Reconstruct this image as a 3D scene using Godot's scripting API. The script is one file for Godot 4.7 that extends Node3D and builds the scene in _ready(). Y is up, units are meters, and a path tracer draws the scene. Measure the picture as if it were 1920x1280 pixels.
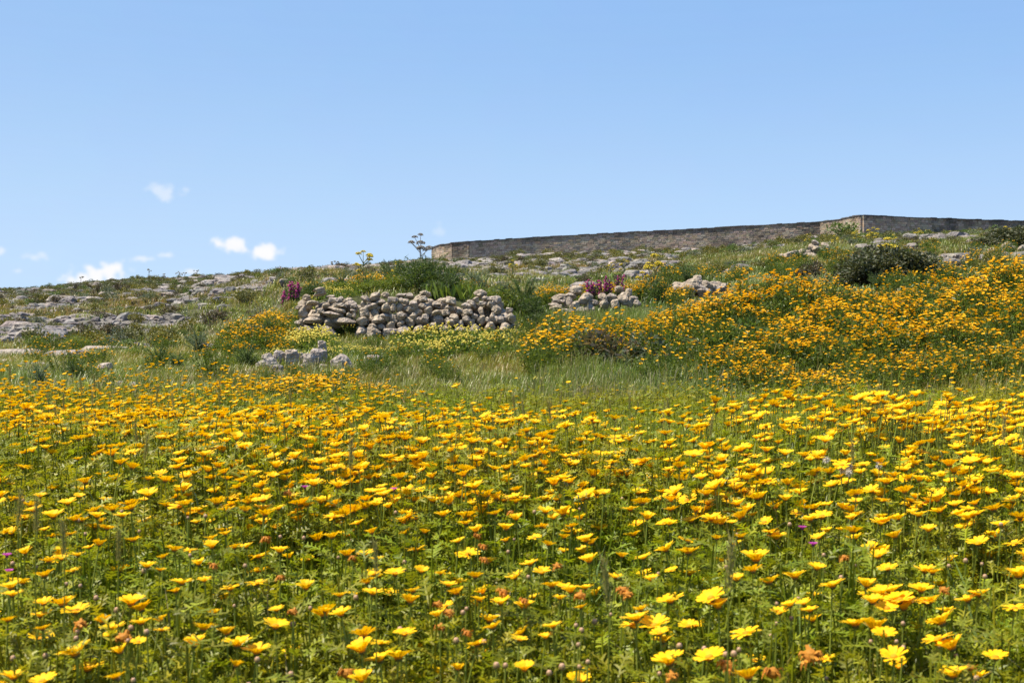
extends Node3D
# A spring meadow of yellow daisies below a dry-stone terrace and a long walled hilltop.
# Units are metres, the camera looks along -z. DIST = distance along -z.

const F := 2318.0          # focal length in pixels of a 1920 wide frame
const EYE := 1.2

var rng := RandomNumberGenerator.new()
var n_ground := FastNoiseLite.new()
var n_rock := FastNoiseLite.new()
var n_patch := FastNoiseLite.new()
var used := {}
var M := {}

# ------------------------------------------------------------------ terrain heights
const DL := [0.0, 1.5, 2.0, 3.0, 4.3, 6.0, 8.5, 10.0, 12.0, 14.5, 17.0, 18.0, 18.6, 19.2, 21.0, 24.0, 30.0, 45.0, 70.0, 110.0, 150.0, 180.0, 260.0, 420.0]
const NEAR := [-1.2, -1.10, -1.05, -0.94, -0.81, -0.86, -0.92, -0.84]
# bearing column -> heights (relative to the eye) at the distances from 12 m on
const COLS := [
	[-400.0, [-0.60, -0.45, -0.38, -0.36, -0.35, -0.33, -0.25, -0.12, 0.02, 0.50, 1.40, 3.0, 4.7, 5.6, 5.2, 3.5]],
	[0.0, [-0.58, -0.40, -0.33, -0.30, -0.29, -0.28, -0.22, -0.10, 0.13, 0.68, 1.70, 3.9, 5.9, 6.9, 6.5, 4.5]],
	[300.0, [-0.60, -0.42, -0.32, -0.28, -0.27, -0.25, -0.21, -0.14, 0.12, 0.85, 2.15, 4.5, 7.2, 8.9, 8.4, 6.0]],
	[480.0, [-0.70, -0.36, -0.10, -0.02, 0.02, 0.05, 0.10, 0.22, 0.65, 1.65, 3.3, 5.6, 7.7, 9.0, 8.5, 6.0]],
	[560.0, [-0.75, -0.38, -0.14, -0.03, 0.06, 0.55, 0.70, 0.92, 1.35, 2.25, 3.8, 6.0, 8.2, 9.6, 9.1, 7.0]],
	[640.0, [-0.75, -0.38, -0.14, -0.03, 0.06, 0.68, 0.82, 0.98, 1.40, 2.30, 3.9, 6.1, 8.5, 10.1, 9.6, 7.5]],
	[800.0, [-0.75, -0.50, -0.20, -0.01, 0.08, 0.72, 0.90, 1.06, 1.46, 2.40, 4.05, 6.7, 9.4, 11.4, 11.2, 9.0]],
	[930.0, [-0.74, -0.47, -0.16, 0.01, 0.10, 0.50, 0.66, 0.86, 1.30, 2.35, 4.05, 6.8, 9.8, 12.05, 12.1, 10.0]],
	[1000.0, [-0.72, -0.45, -0.12, 0.00, 0.08, 0.18, 0.40, 0.72, 1.20, 2.30, 4.05, 6.9, 10.1, 12.45, 12.6, 11.0]],
	[1300.0, [-0.66, -0.38, -0.05, 0.10, 0.18, 0.26, 0.50, 0.83, 1.32, 2.45, 4.4, 7.5, 10.8, 13.15, 13.5, 12.0]],
	[1600.0, [-0.68, -0.30, 0.04, 0.17, 0.25, 0.33, 0.56, 0.95, 1.62, 3.05, 5.4, 8.9, 12.45, 14.9, 15.0, 13.0]],
	[1920.0, [-0.60, -0.18, 0.16, 0.32, 0.40, 0.48, 0.72, 1.12, 1.78, 3.4, 5.85, 9.4, 13.0, 15.4, 15.5, 13.0]],
	[2400.0, [-0.58, -0.15, 0.20, 0.36, 0.44, 0.52, 0.76, 1.15, 1.85, 3.5, 6.0, 9.6, 13.2, 15.6, 15.6, 13.0]]]
var grid := []


func smooth(a: float, b: float, x: float) -> float:
	var t := clampf((x - a) / (b - a), 0.0, 1.0)
	return t * t * (3.0 - 2.0 * t)


func plain_height(x: float, dist: float) -> float:
	var d := clampf(dist, 0.0, 419.0)
	var u := 960.0 + F * x / maxf(d, 3.0)
	var k := 0
	while k < DL.size() - 2 and DL[k + 1] < d:
		k += 1
	var t: float = (d - DL[k]) / (DL[k + 1] - DL[k])
	if k > 7:
		t = lerpf(t, t * t * (3.0 - 2.0 * t), 0.3)
	if k + 1 < 8:
		return EYE + lerpf(NEAR[k], NEAR[k + 1], t)
	var c := 0
	while c < COLS.size() - 2 and COLS[c + 1][0] < u:
		c += 1
	var s := smooth(COLS[c][0], COLS[c + 1][0], u)
	var a: Array = grid[c]
	var b: Array = grid[c + 1]
	return EYE + lerpf(lerpf(a[k], b[k], s), lerpf(a[k + 1], b[k + 1], s), t)


func rockiness(x: float, z: float) -> float:
	var d := -z
	var u := 960.0 + F * x / maxf(d, 3.0)
	var r := n_rock.get_noise_2d(x * 0.9, z * 0.45) * 0.9 + n_rock.get_noise_2d(x * 3.1 + 50.0, z * 2.0) * 0.5
	var rise := smooth(26.0, 48.0, d) * 0.22
	rise += smooth(560.0, 300.0, u) * smooth(24.0, 40.0, d) * 0.02
	rise -= smooth(1250.0, 1500.0, u) * smooth(160.0, 60.0, d) * 0.25
	rise += smooth(470.0, 560.0, u) * smooth(1480.0, 1150.0, u) * smooth(48.0, 70.0, d) * 0.11
	if d < 22.0 and u > 330.0:
		return 0.0
	return clampf(0.15 + r + rise - (0.16 if d < 30.0 else 0.0), 0.0, 1.0)


func height(x: float, z: float) -> float:
	var d := -z
	var h := plain_height(x, d)
	h += n_ground.get_noise_2d(x * 2.2, z * 2.2) * 0.05 * smooth(0.0, 6.0, d)
	var far := smooth(24.0, 50.0, d)
	if far > 0.0:
		h += far * n_ground.get_noise_2d(x * 0.30, z * 0.30) * 0.35
		# limestone beds weather into low steps
		var wob := n_ground.get_noise_2d(x * 0.7 + 30.0, z * 0.7) * 0.5
		var step := 0.62
		var q := (h + wob) / step
		var fr := q - floorf(q)
		var stepped := (floorf(q) + smooth(0.58, 0.94, fr)) * step - wob
		h = lerpf(h, stepped, 0.75 * far * smooth(0.1, 0.5, rockiness(x, z) + 0.15))
		h += far * n_rock.get_noise_2d(x * 5.0, z * 5.0) * 0.13 * rockiness(x, z)
	return h


func spot(u: float, d: float) -> Vector3:
	var x := (u - 960.0) / F * d
	return Vector3(x, height(x, -d), -d)


func sight(u: float, v: float, d: float) -> Vector3:
	return Vector3((u - 960.0) / F * d, EYE + (640.0 - v) / F * d, -d)


# ------------------------------------------------------------------ mesh building
class Shape:
	var v := PackedVector3Array()
	var c := PackedColorArray()
	var n := PackedVector3Array()
	func tri(p: Vector3, q: Vector3, r: Vector3, col: Color) -> void:
		v.append(p); v.append(q); v.append(r)
		c.append(col); c.append(col); c.append(col)
	func quad(p: Vector3, q: Vector3, r: Vector3, s: Vector3, col: Color) -> void:
		tri(p, q, r, col)
		tri(p, r, s, col)
	func tube(a: Vector3, b: Vector3, ra: float, rb: float, sides: int, col: Color) -> void:
		var along := (b - a).normalized()
		var side := along.cross(Vector3.RIGHT if absf(along.x) < 0.8 else Vector3.UP).normalized()
		var other := along.cross(side)
		for k in sides:
			var p := TAU * k / sides
			var q := TAU * (k + 1) / sides
			var e := side * cos(p) + other * sin(p)
			var f := side * cos(q) + other * sin(q)
			quad(a + e * ra, a + f * ra, b + f * rb, b + e * rb, col)
	func blob(at: Vector3, r: Vector3, col: Color, rings := 4, segs := 6) -> void:
		for i in rings:
			for k in segs:
				var pts := []
				for e in [[i, k], [i, k + 1], [i + 1, k + 1], [i + 1, k]]:
					var th: float = PI * e[0] / rings
					var ph: float = TAU * e[1] / segs
					pts.append(at + Vector3(sin(th) * cos(ph) * r.x, cos(th) * r.y, sin(th) * sin(ph) * r.z))
				if i > 0:
					tri(pts[0], pts[1], pts[2], col)
				if i < rings - 1 or i == 0:
					tri(pts[0], pts[2], pts[3], col)
	func done() -> ArrayMesh:
		var a := []
		a.resize(Mesh.ARRAY_MAX)
		a[Mesh.ARRAY_VERTEX] = v
		a[Mesh.ARRAY_COLOR] = c
		if n.size() == v.size():
			a[Mesh.ARRAY_NORMAL] = n
		var m := ArrayMesh.new()
		m.add_surface_from_arrays(Mesh.PRIMITIVE_TRIANGLES, a)
		return m


func rnd(a: float, b: float) -> float:
	return rng.randf_range(a, b)


func tint(c: Color, vary: float) -> Color:
	var k := 1.0 + rnd(-vary, vary)
	return Color(c.r * k * (1.0 + rnd(-vary, vary) * 0.35), c.g * k, c.b * k * (1.0 + rnd(-vary, vary) * 0.4))


func any_dir() -> Vector3:
	var y := rnd(-1, 1)
	var a := rnd(0, TAU)
	var r := sqrt(1.0 - y * y)
	return Vector3(cos(a) * r, y, sin(a) * r)


# ------------------------------------------------------------------ naming
func numbered(called: String) -> String:
	if not used.has(called):
		used[called] = 0
		return called
	used[called] += 1
	return "%s_%03d" % [called, used[called]]


func part(called: String, mesh: Mesh, material: Material, parent: Node3D, at := Transform3D()) -> MeshInstance3D:
	var o := MeshInstance3D.new()
	o.name = called
	o.mesh = mesh
	o.material_override = material
	o.transform = at
	parent.add_child(o, true)
	return o


func tag(o: Node3D, label: String, category: String, group := "", kind := "") -> void:
	if label: o.set_meta("label", label)
	if category: o.set_meta("category", category)
	if group: o.set_meta("group", group)
	if kind: o.set_meta("kind", kind)


func thing(called: String, label: String, category: String, at: Transform3D, group := "") -> Node3D:
	var o := Node3D.new()
	o.name = numbered(called)
	add_child(o)
	o.transform = at
	tag(o, label, category, group)
	return o


func one(called: String, mesh: Mesh, material: Material, at: Transform3D, label: String, category: String, group := "") -> MeshInstance3D:
	var o := MeshInstance3D.new()
	o.name = numbered(called)
	o.mesh = mesh
	o.material_override = material
	o.transform = at
	add_child(o)
	tag(o, label, category, group)
	return o


func mass(called: String, label: String, category: String, kinds: Array) -> Node3D:
	# kinds: [part name, mesh, material, [transforms], [colours]]
	var o := Node3D.new()
	o.name = numbered(called)
	add_child(o)
	tag(o, label, category, "", "stuff")
	for k in kinds:
		if k[3].is_empty():
			continue
		var mm := MultiMesh.new()
		mm.transform_format = MultiMesh.TRANSFORM_3D
		mm.use_colors = true
		mm.mesh = k[1]
		mm.instance_count = k[3].size()
		for i in k[3].size():
			mm.set_instance_transform(i, k[3][i])
			mm.set_instance_color(i, k[4][i])
		var mi := MultiMeshInstance3D.new()
		mi.name = k[0]
		mi.multimesh = mm
		mi.material_override = k[2]
		mi.set_meta("kind", "stuff")
		o.add_child(mi, true)
	return o


func place(at: Vector3, turn: float, size: float, lean := 0.0, lean_to := 0.0, tall := 1.0) -> Transform3D:
	var b := Basis(Vector3(cos(lean_to), 0, sin(lean_to)), lean) * Basis(Vector3.UP, turn)
	return Transform3D(b * Basis.from_scale(Vector3(size, size * tall, size)), at)


# ------------------------------------------------------------------ materials
func grain(size: int, freq: float, from: Color, to: Color, seed_: int, octaves := 5, type := FastNoiseLite.TYPE_SIMPLEX_SMOOTH) -> NoiseTexture2D:
	var n := FastNoiseLite.new()
	n.seed = seed_
	n.frequency = freq
	n.fractal_octaves = octaves
	n.noise_type = type
	var t := NoiseTexture2D.new()
	t.width = size
	t.height = size
	t.seamless = true
	t.noise = n
	var g := Gradient.new()
	g.set_color(0, from)
	g.set_color(1, to)
	t.color_ramp = g
	return t


func leafy(called: String, rough: float, through: float, spec := 0.45, glow := 0.55) -> StandardMaterial3D:
	var m := StandardMaterial3D.new()
	m.resource_name = called
	m.vertex_color_use_as_albedo = true
	m.roughness = rough
	m.metallic_specular = spec
	m.cull_mode = BaseMaterial3D.CULL_DISABLED
	if through > 0.0:
		m.backlight_enabled = true
		m.backlight = (Color(through, through * 0.95, through * glow)).linear_to_srgb()
	return m


func stony(called: String, seed_: int, scale: float, relief: float) -> StandardMaterial3D:
	var m := StandardMaterial3D.new()
	m.resource_name = called
	m.vertex_color_use_as_albedo = true
	m.roughness = 0.92
	m.metallic_specular = 0.3
	m.albedo_texture = grain(512, 0.012, Color(0.62, 0.60, 0.58), Color(1, 1, 1), seed_)
	m.heightmap_enabled = true
	m.heightmap_texture = grain(512, 0.02, Color.BLACK, Color.WHITE, seed_ + 9)
	m.heightmap_scale = relief
	m.uv1_triplanar = true
	m.uv1_world_triplanar = true
	m.uv1_scale = Vector3.ONE * scale
	return m


func _ready() -> void:
	rng.seed = 20260
	for n in [[n_ground, 3], [n_rock, 11], [n_patch, 23]]:
		n[0].seed = n[1]
		n[0].noise_type = FastNoiseLite.TYPE_SIMPLEX_SMOOTH
		n[0].frequency = 0.12
		n[0].fractal_octaves = 3
	for c in COLS:
		grid.append(NEAR + c[1])
	stage()
	materials()
	build_ground()
	build_hill_wall()
	build_dry_walls()
	build_rocks()
	build_shrubs()
	build_daisy_bushes()
	build_tall_plants()
	build_grass()
	build_meadow()
	build_small_details()


# ------------------------------------------------------------------ camera, sky, sun
func stage() -> void:
	var cam := Camera3D.new()
	cam.name = "camera"
	add_child(cam)
	cam.position = Vector3(0, EYE, 0)
	var lens := CameraAttributesPhysical.new()
	lens.frustum_focal_length = 43.46
	lens.frustum_focus_distance = 9.0
	lens.frustum_near = 0.1
	lens.frustum_far = 4000.0
	lens.exposure_aperture = 11.0
	cam.attributes = lens
	cam.fov = rad_to_deg(2.0 * atan(640.0 / F))
	cam.near = 0.1
	cam.far = 4000.0
	cam.current = true

	var env := Environment.new()
	env.background_mode = Environment.BG_SKY
	var sky := Sky.new()
	var pano := PanoramaSkyMaterial.new()
	pano.panorama = ImageTexture.create_from_image(sky_picture())
	pano.energy_multiplier = 0.5
	sky.sky_material = pano
	env.sky = sky
	env.tonemap_mode = Environment.TONE_MAPPER_LINEAR
	env.tonemap_exposure = 2.05
	env.sdfgi_enabled = true
	env.ssao_enabled = true
	env.ssil_enabled = true
	var we := WorldEnvironment.new()
	we.name = "surroundings"
	we.environment = env
	add_child(we)

	var sun := DirectionalLight3D.new()
	sun.name = "sun"
	add_child(sun)
	sun.look_at_from_position(sun_towards() * 10.0, Vector3.ZERO)
	sun.light_energy = 1.55
	sun.light_color = Color(1.0, 0.955, 0.88)
	sun.light_angular_distance = 0.5
	sun.shadow_enabled = true


func sun_towards() -> Vector3:
	var el := deg_to_rad(63.0)
	var az := deg_to_rad(-90.0)        # left of the view
	return Vector3(sin(az) * cos(el), sin(el), -cos(az) * cos(el))


func sky_picture() -> Image:
	var w := 528             # eight columns of wrap at each side, cut off again below
	var h := 256
	var im := Image.create(w, h, false, Image.FORMAT_RGB8)
	var top := Color(0.33, 0.53, 0.87)
	var mid := Color(0.585, 0.75, 0.95)
	var low := Color(0.775, 0.885, 1.0)
	var sun := sun_towards()
	for j in h:
		var el := PI / 2.0 - PI * (j + 0.5) / h
		for i in w:
			var az := TAU * (i - 8 + 0.5) / 512.0       # column 0 of the panorama looks along -z
			var c: Color
			if el < 0.0:
				c = Color(0.42, 0.43, 0.30)
			else:
				var e := rad_to_deg(el)
				c = low.lerp(mid, smooth(0.0, 16.0, e)).lerp(top, smooth(7.0, 65.0, e))
				var dir := Vector3(sin(az) * cos(el), sin(el), -cos(az) * cos(el))
				var near := clampf(dir.dot(sun), -1.0, 1.0)
				c = c.lerp(Color(0.90, 0.95, 1.0), 0.30 * smooth(-0.1, 0.95, near))
			im.set_pixel(i, j, c)
	im.resize(4224, 2048, Image.INTERPOLATE_CUBIC)
	im = im.get_region(Rect2i(64, 0, 4096, 2048))
	# fair-weather cumulus low over the hill: bearing and height in frame pixels
	var puff := FastNoiseLite.new()
	puff.seed = 5
	puff.frequency = 0.035
	puff.fractal_octaves = 5
	for c in [[182.0, 518.0, 46.0, 16.0, 1.0], [210.0, 508.0, 20.0, 16.0, 1.0], [150.0, 526.0, 30.0, 10.0, 0.9], [430.0, 459.0, 27.0, 13.0, 0.95], [443.0, 451.0, 14.0, 8.0, 0.9],
			[497.0, 473.0, 34.0, 12.0, 1.0], [506.0, 465.0, 16.0, 8.0, 0.9], [308.0, 360.0, 28.0, 13.0, 0.5], [62.0, 480.0, 20.0, 7.0, 0.5], [270.0, 484.0, 22.0, 5.0, 0.6], [312.0, 481.0, 13.0, 5.0, 0.6],
			[0.0, 471.0, 10.0, 7.0, 0.6], [355.0, 508.0, 18.0, 6.0, 0.8], [30.0, 506.0, 9.0, 5.0, 0.5], [822.0, 432.0, 9.0, 12.0, 0.25]]:
		var az := atan((c[0] - 960.0) / F)
		var flat := cos(az)
		var el := atan((640.0 - c[1]) / F * flat)
		var px := int(fposmod(az / TAU, 1.0) * 4096.0)
		var py := int((0.5 - el / PI) * 2048.0)
		var ppr := 4096.0 / TAU / F
		var rx: float = c[2] * ppr * 1.3
		var ry: float = c[3] * ppr * 1.3
		for j in range(int(-ry) - 2, int(ry) + 3):
			for i in range(int(-rx) - 2, int(rx) + 3):
				var r := sqrt(pow(i / rx, 2.0) + pow(j / ry, 2.0))
				var a: float = c[4] * smooth(1.0, 0.3, r + puff.get_noise_2d(px + i * 4.0, py + j * 4.0) * 0.8)
				if a > 0.0:
					var at := posmod(px + i, 4096)
					var was := im.get_pixel(at, py + j)
					im.set_pixel(at, py + j, was.lerp(Color(0.985, 0.985, 1.0), a))
	return im


func materials() -> void:
	M.leaf = leafy("leaf", 0.46, 0.95, 0.4)
	M.dull_leaf = leafy("dull_leaf", 0.55, 0.55)
	M.grass = leafy("grass_blade", 0.42, 0.7, 0.5)
	M.petal = leafy("petal", 0.6, 0.6, 0.3, 0.8)
	M.stem = leafy("stem", 0.6, 0.0)
	M.dry = leafy("dry_plant", 0.8, 0.15, 0.3)
	M.stone = stony("limestone", 31, 1.7, 3.0)
	M.hill_stone = stony("weathered_limestone", 47, 0.5, 7.0)
	M.block = stony("wall_block", 61, 0.8, 2.0)
	var g := stony("soil_and_rock", 71, 0.35, 6.0)
	g.albedo_texture = grain(1024, 0.02, Color(0.45, 0.45, 0.42), Color(1, 1, 1), 73, 6)
	M.ground = g


# ------------------------------------------------------------------ ground
func build_ground() -> void:
	var angles := []
	var a := -180.0
	while a < 180.0:
		angles.append(a)
		a += 0.14 if absf(a) < 27.0 else (1.0 if absf(a) < 60.0 else 8.0)
	angles.append(180.0)
	var radii := [0.0]
	var r := 0.5
	while r < 460.0:
		radii.append(r)
		r *= 1.027
		if r > 18.0 and r < 20.0: r = minf(r, radii[-1] + 0.15)
	var v := PackedVector3Array()
	var c := PackedColorArray()
	var idx := PackedInt32Array()
	var na := angles.size()
	for q in radii:
		for an in angles:
			var t := deg_to_rad(an)
			var x: float = sin(t) * q
			var z: float = -cos(t) * q
			v.append(Vector3(x, height(x, z), z))
			var rk := rockiness(x, z)
			var p := n_patch.get_noise_2d(x * 1.3, z * 1.3)
			var soil := Color(0.085, 0.10, 0.03).lerp(Color(0.15, 0.125, 0.07), clampf(0.4 + p * 1.2, 0, 1))
			if -z > 40.0:
				soil = soil.lerp(Color(0.12, 0.125, 0.05), 0.6)
			var rock := Color(0.30, 0.275, 0.25).lerp(Color(0.21, 0.20, 0.19), clampf(0.5 + n_patch.get_noise_2d(x * 4.0, z * 4.0), 0, 1))
			c.append(soil.lerp(rock, smooth(0.34, 0.5, rk)))
	for j in radii.size() - 1:
		for i in na - 1:
			var k := j * na + i
			idx.append_array([k, k + na, k + 1, k + 1, k + na, k + na + 1])
	var ar := []
	ar.resize(Mesh.ARRAY_MAX)
	ar[Mesh.ARRAY_VERTEX] = v
	ar[Mesh.ARRAY_COLOR] = c
	ar[Mesh.ARRAY_INDEX] = idx
	var m := ArrayMesh.new()
	m.add_surface_from_arrays(Mesh.PRIMITIVE_TRIANGLES, ar)
	var st := SurfaceTool.new()
	st.create_from(m, 0)
	st.generate_normals()
	var o := MeshInstance3D.new()
	o.name = "ground"
	o.mesh = st.commit()
	o.material_override = M.ground
	o.set_meta("kind", "structure")
	add_child(o)


# ------------------------------------------------------------------ the long wall on the hilltop
func build_hill_wall() -> void:
	var pts := []
	for p in [[838.0, 205.0, 470.0], [818.0, 197.0, 469.0], [812.0, 190.0, 467.5], [816.0, 184.0, 464.0], [828.0, 179.0, 460.0], [850.0, 176.0, 456.5], [880.0, 175.0, 454.0], [1000.0, 175.0, 446.0], [1200.0, 172.0, 435.5],
			[1400.0, 168.0, 425.0], [1540.0, 165.0, 417.0], [1578.0, 161.0, 412.0], [1603.0, 153.0, 406.5], [1618.0, 150.0, 405.0], [1700.0, 152.0, 408.5], [1920.0, 160.0, 416.0], [2150.0, 172.0, 425.0]]:
		pts.append(sight(p[0], p[2], p[1]))
	var o := thing("boundary_wall", "long grey boundary wall of coursed stone blocks along the hilltop", "wall", Transform3D(Basis(), Vector3(pts[7].x, pts[7].y - 3.0, pts[7].z)))
	o.set_meta("kind", "thing")
	var org := o.position
	var courses := 13
	var ch := 0.265
	for k in courses:
		var s := Shape.new()
		var run := 0.0
		for i in pts.size() - 1:
			var a: Vector3 = pts[i] - org
			var b: Vector3 = pts[i + 1] - org
			var along := Vector3(b.x - a.x, 0, b.z - a.z)
			var length := along.length()
			var dir := along / length
			var out := Vector3(-dir.z, 0, dir.x)      # towards the camera side
			if out.z < 0 and i > 3: out = -out
			if i <= 3: out = Vector3(-dir.z, 0, dir.x)
			var t := 0.0 if k % 2 else -0.25
			while t < length:
				var w := rnd(0.42, 0.72)
				var t0 := maxf(t, 0.0)
				var t1 := minf(t + w - 0.02, length)
				t += w
				if t1 - t0 < 0.05:
					continue
				var y0 := lerpf(a.y, b.y, t0 / length) - (k + 1) * ch
				var y1 := lerpf(a.y, b.y, t1 / length) - (k + 1) * ch
				var p0 := Vector3(a.x, 0, a.z) + dir * t0
				var p1 := Vector3(a.x, 0, a.z) + dir * t1
				var bulge := rnd(-0.02, 0.03)
				var f := out * (0.25 + bulge)
				var bk := out * -0.25
				var stain := n_patch.get_noise_2d((run + t0) * 0.55, k * 0.35) + n_patch.get_noise_2d((run + t0) * 2.6, k * 0.5 + 40.0) * 0.6
				var col := Color(0.55, 0.455, 0.345).lerp(Color(0.16, 0.14, 0.12), clampf(0.14 + stain * 1.1 + (0.22 if k < 2 else 0.0), 0.0, 0.9))
				col = tint(col, 0.3)
				var top := ch - 0.018
				s.quad(p0 + f + Vector3.UP * y0, p1 + f + Vector3.UP * y1, p1 + f + Vector3.UP * (y1 + top), p0 + f + Vector3.UP * (y0 + top), col)
				s.quad(p0 + f + Vector3.UP * (y0 + top), p1 + f + Vector3.UP * (y1 + top), p1 + bk + Vector3.UP * (y1 + top), p0 + bk + Vector3.UP * (y0 + top), col)
				s.quad(p0 + f + Vector3.UP * y0, p0 + f + Vector3.UP * (y0 + top), p0 + bk + Vector3.UP * (y0 + top), p0 + bk + Vector3.UP * y0, col)
				s.quad(p1 + f + Vector3.UP * y1, p1 + f + Vector3.UP * (y1 + top), p1 + bk + Vector3.UP * (y1 + top), p1 + bk + Vector3.UP * y1, col)
				s.quad(p0 + bk + Vector3.UP * y0, p1 + bk + Vector3.UP * y1, p1 + bk + Vector3.UP * (y1 + top), p0 + bk + Vector3.UP * (y0 + top), col)
			run += length
		part("stone_course", s.done(), M.block, o)
	var core := Shape.new()
	var cope := Shape.new()
	for i in pts.size() - 1:
		var a: Vector3 = pts[i] - org
		var b: Vector3 = pts[i + 1] - org
		var dir := Vector3(b.x - a.x, 0, b.z - a.z).normalized()
		var out := Vector3(-dir.z, 0, dir.x)
		var dk := Color(0.16, 0.14, 0.12)
		core.quad(a + out * 0.2 + Vector3.DOWN * 0.03, b + out * 0.2 + Vector3.DOWN * 0.03, b + out * 0.2 + Vector3.DOWN * 3.4, a + out * 0.2 + Vector3.DOWN * 3.4, dk)
		core.quad(a - out * 0.2 + Vector3.DOWN * 0.03, b - out * 0.2 + Vector3.DOWN * 0.03, b - out * 0.2 + Vector3.DOWN * 3.4, a - out * 0.2 + Vector3.DOWN * 3.4, dk)
		var length := (b - a).length()
		var t := 0.0
		while t < length:
			var w := minf(rnd(0.7, 1.1), length - t)
			var p := a.lerp(b, t / length)
			var q := a.lerp(b, (t + w * 0.985) / length)
			var col := tint(Color(0.14, 0.125, 0.115), 0.3)
			var u := Vector3.UP * (0.13 + rnd(-0.05, 0.05))
			var e := out * 0.33
			cope.quad(p + e, q + e, q + e + u, p + e + u, col)
			cope.quad(p - e, q - e, q - e + u, p - e + u, col)
			cope.quad(p + e + u, q + e + u, q - e + u, p - e + u, col)
			cope.quad(p + e, q + e, q - e, p - e, col)
			cope.quad(p + e, p + e + u, p - e + u, p - e, col)
			cope.quad(q + e, q + e + u, q - e + u, q - e, col)
			t += w
	part("core", core.done(), M.block, o)
	part("coping", cope.done(), M.block, o)


# ------------------------------------------------------------------ stones
func stone_mesh(seed_: int, cuts: int, rough: float, col: Color, rings := 9, segs := 14, flat_top := false) -> ArrayMesh:
	rng.seed = seed_
	var n := FastNoiseLite.new()
	n.seed = seed_
	n.frequency = 0.9
	n.fractal_octaves = 3
	var planes := []
	for k in cuts:
		planes.append([any_dir(), rnd(0.55, 0.85)])
	if flat_top:
		planes.append([Vector3(rnd(-0.1, 0.1), 1, rnd(-0.1, 0.1)).normalized(), 0.6])
	var at := []
	for i in rings + 1:
		var row := []
		for k in segs:
			var th: float = PI * i / rings
			var ph: float = TAU * (k + 0.5 * (i % 2)) / segs
			var dir := Vector3(sin(th) * cos(ph), cos(th), sin(th) * sin(ph))
			var r := 1.0 + n.get_noise_3dv(dir * 1.1) * rough * 1.6
			for p in planes:
				var across: float = dir.dot(p[0])
				if across > 0.05:
					r = minf(r, p[1] / across)
			r += n.get_noise_3dv(dir * 4.5) * rough * 0.35
			row.append(dir * r)
		at.append(row)
	var v := PackedVector3Array()
	var c := PackedColorArray()
	var idx := PackedInt32Array()
	for row in at:
		for p in row:
			v.append(p)
			c.append(tint(col, 0.10))
	for i in rings:
		for k in segs:
			var e := i * segs + k
			var f := i * segs + (k + 1) % segs
			var g := e + segs
			var h := f + segs
			if i % 2 == 0:
				idx.append_array([e, f, g, f, h, g])
			else:
				idx.append_array([e, f, h, e, h, g])
	var ar := []
	ar.resize(Mesh.ARRAY_MAX)
	ar[Mesh.ARRAY_VERTEX] = v
	ar[Mesh.ARRAY_COLOR] = c
	ar[Mesh.ARRAY_INDEX] = idx
	var m := ArrayMesh.new()
	m.add_surface_from_arrays(Mesh.PRIMITIVE_TRIANGLES, ar)
	return m          # without normals: broken faces stay flat and sharp


var stones := []
var slabs := []


func stone_at(c: Vector3, w: float, h: float, deep: float, turn_deg: float) -> Transform3D:
	var b := Basis(Vector3.BACK, deg_to_rad(-turn_deg)) * Basis.from_scale(Vector3(w * 0.54, h * 0.56, deep * 0.5))
	return Transform3D(b, c)


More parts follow.
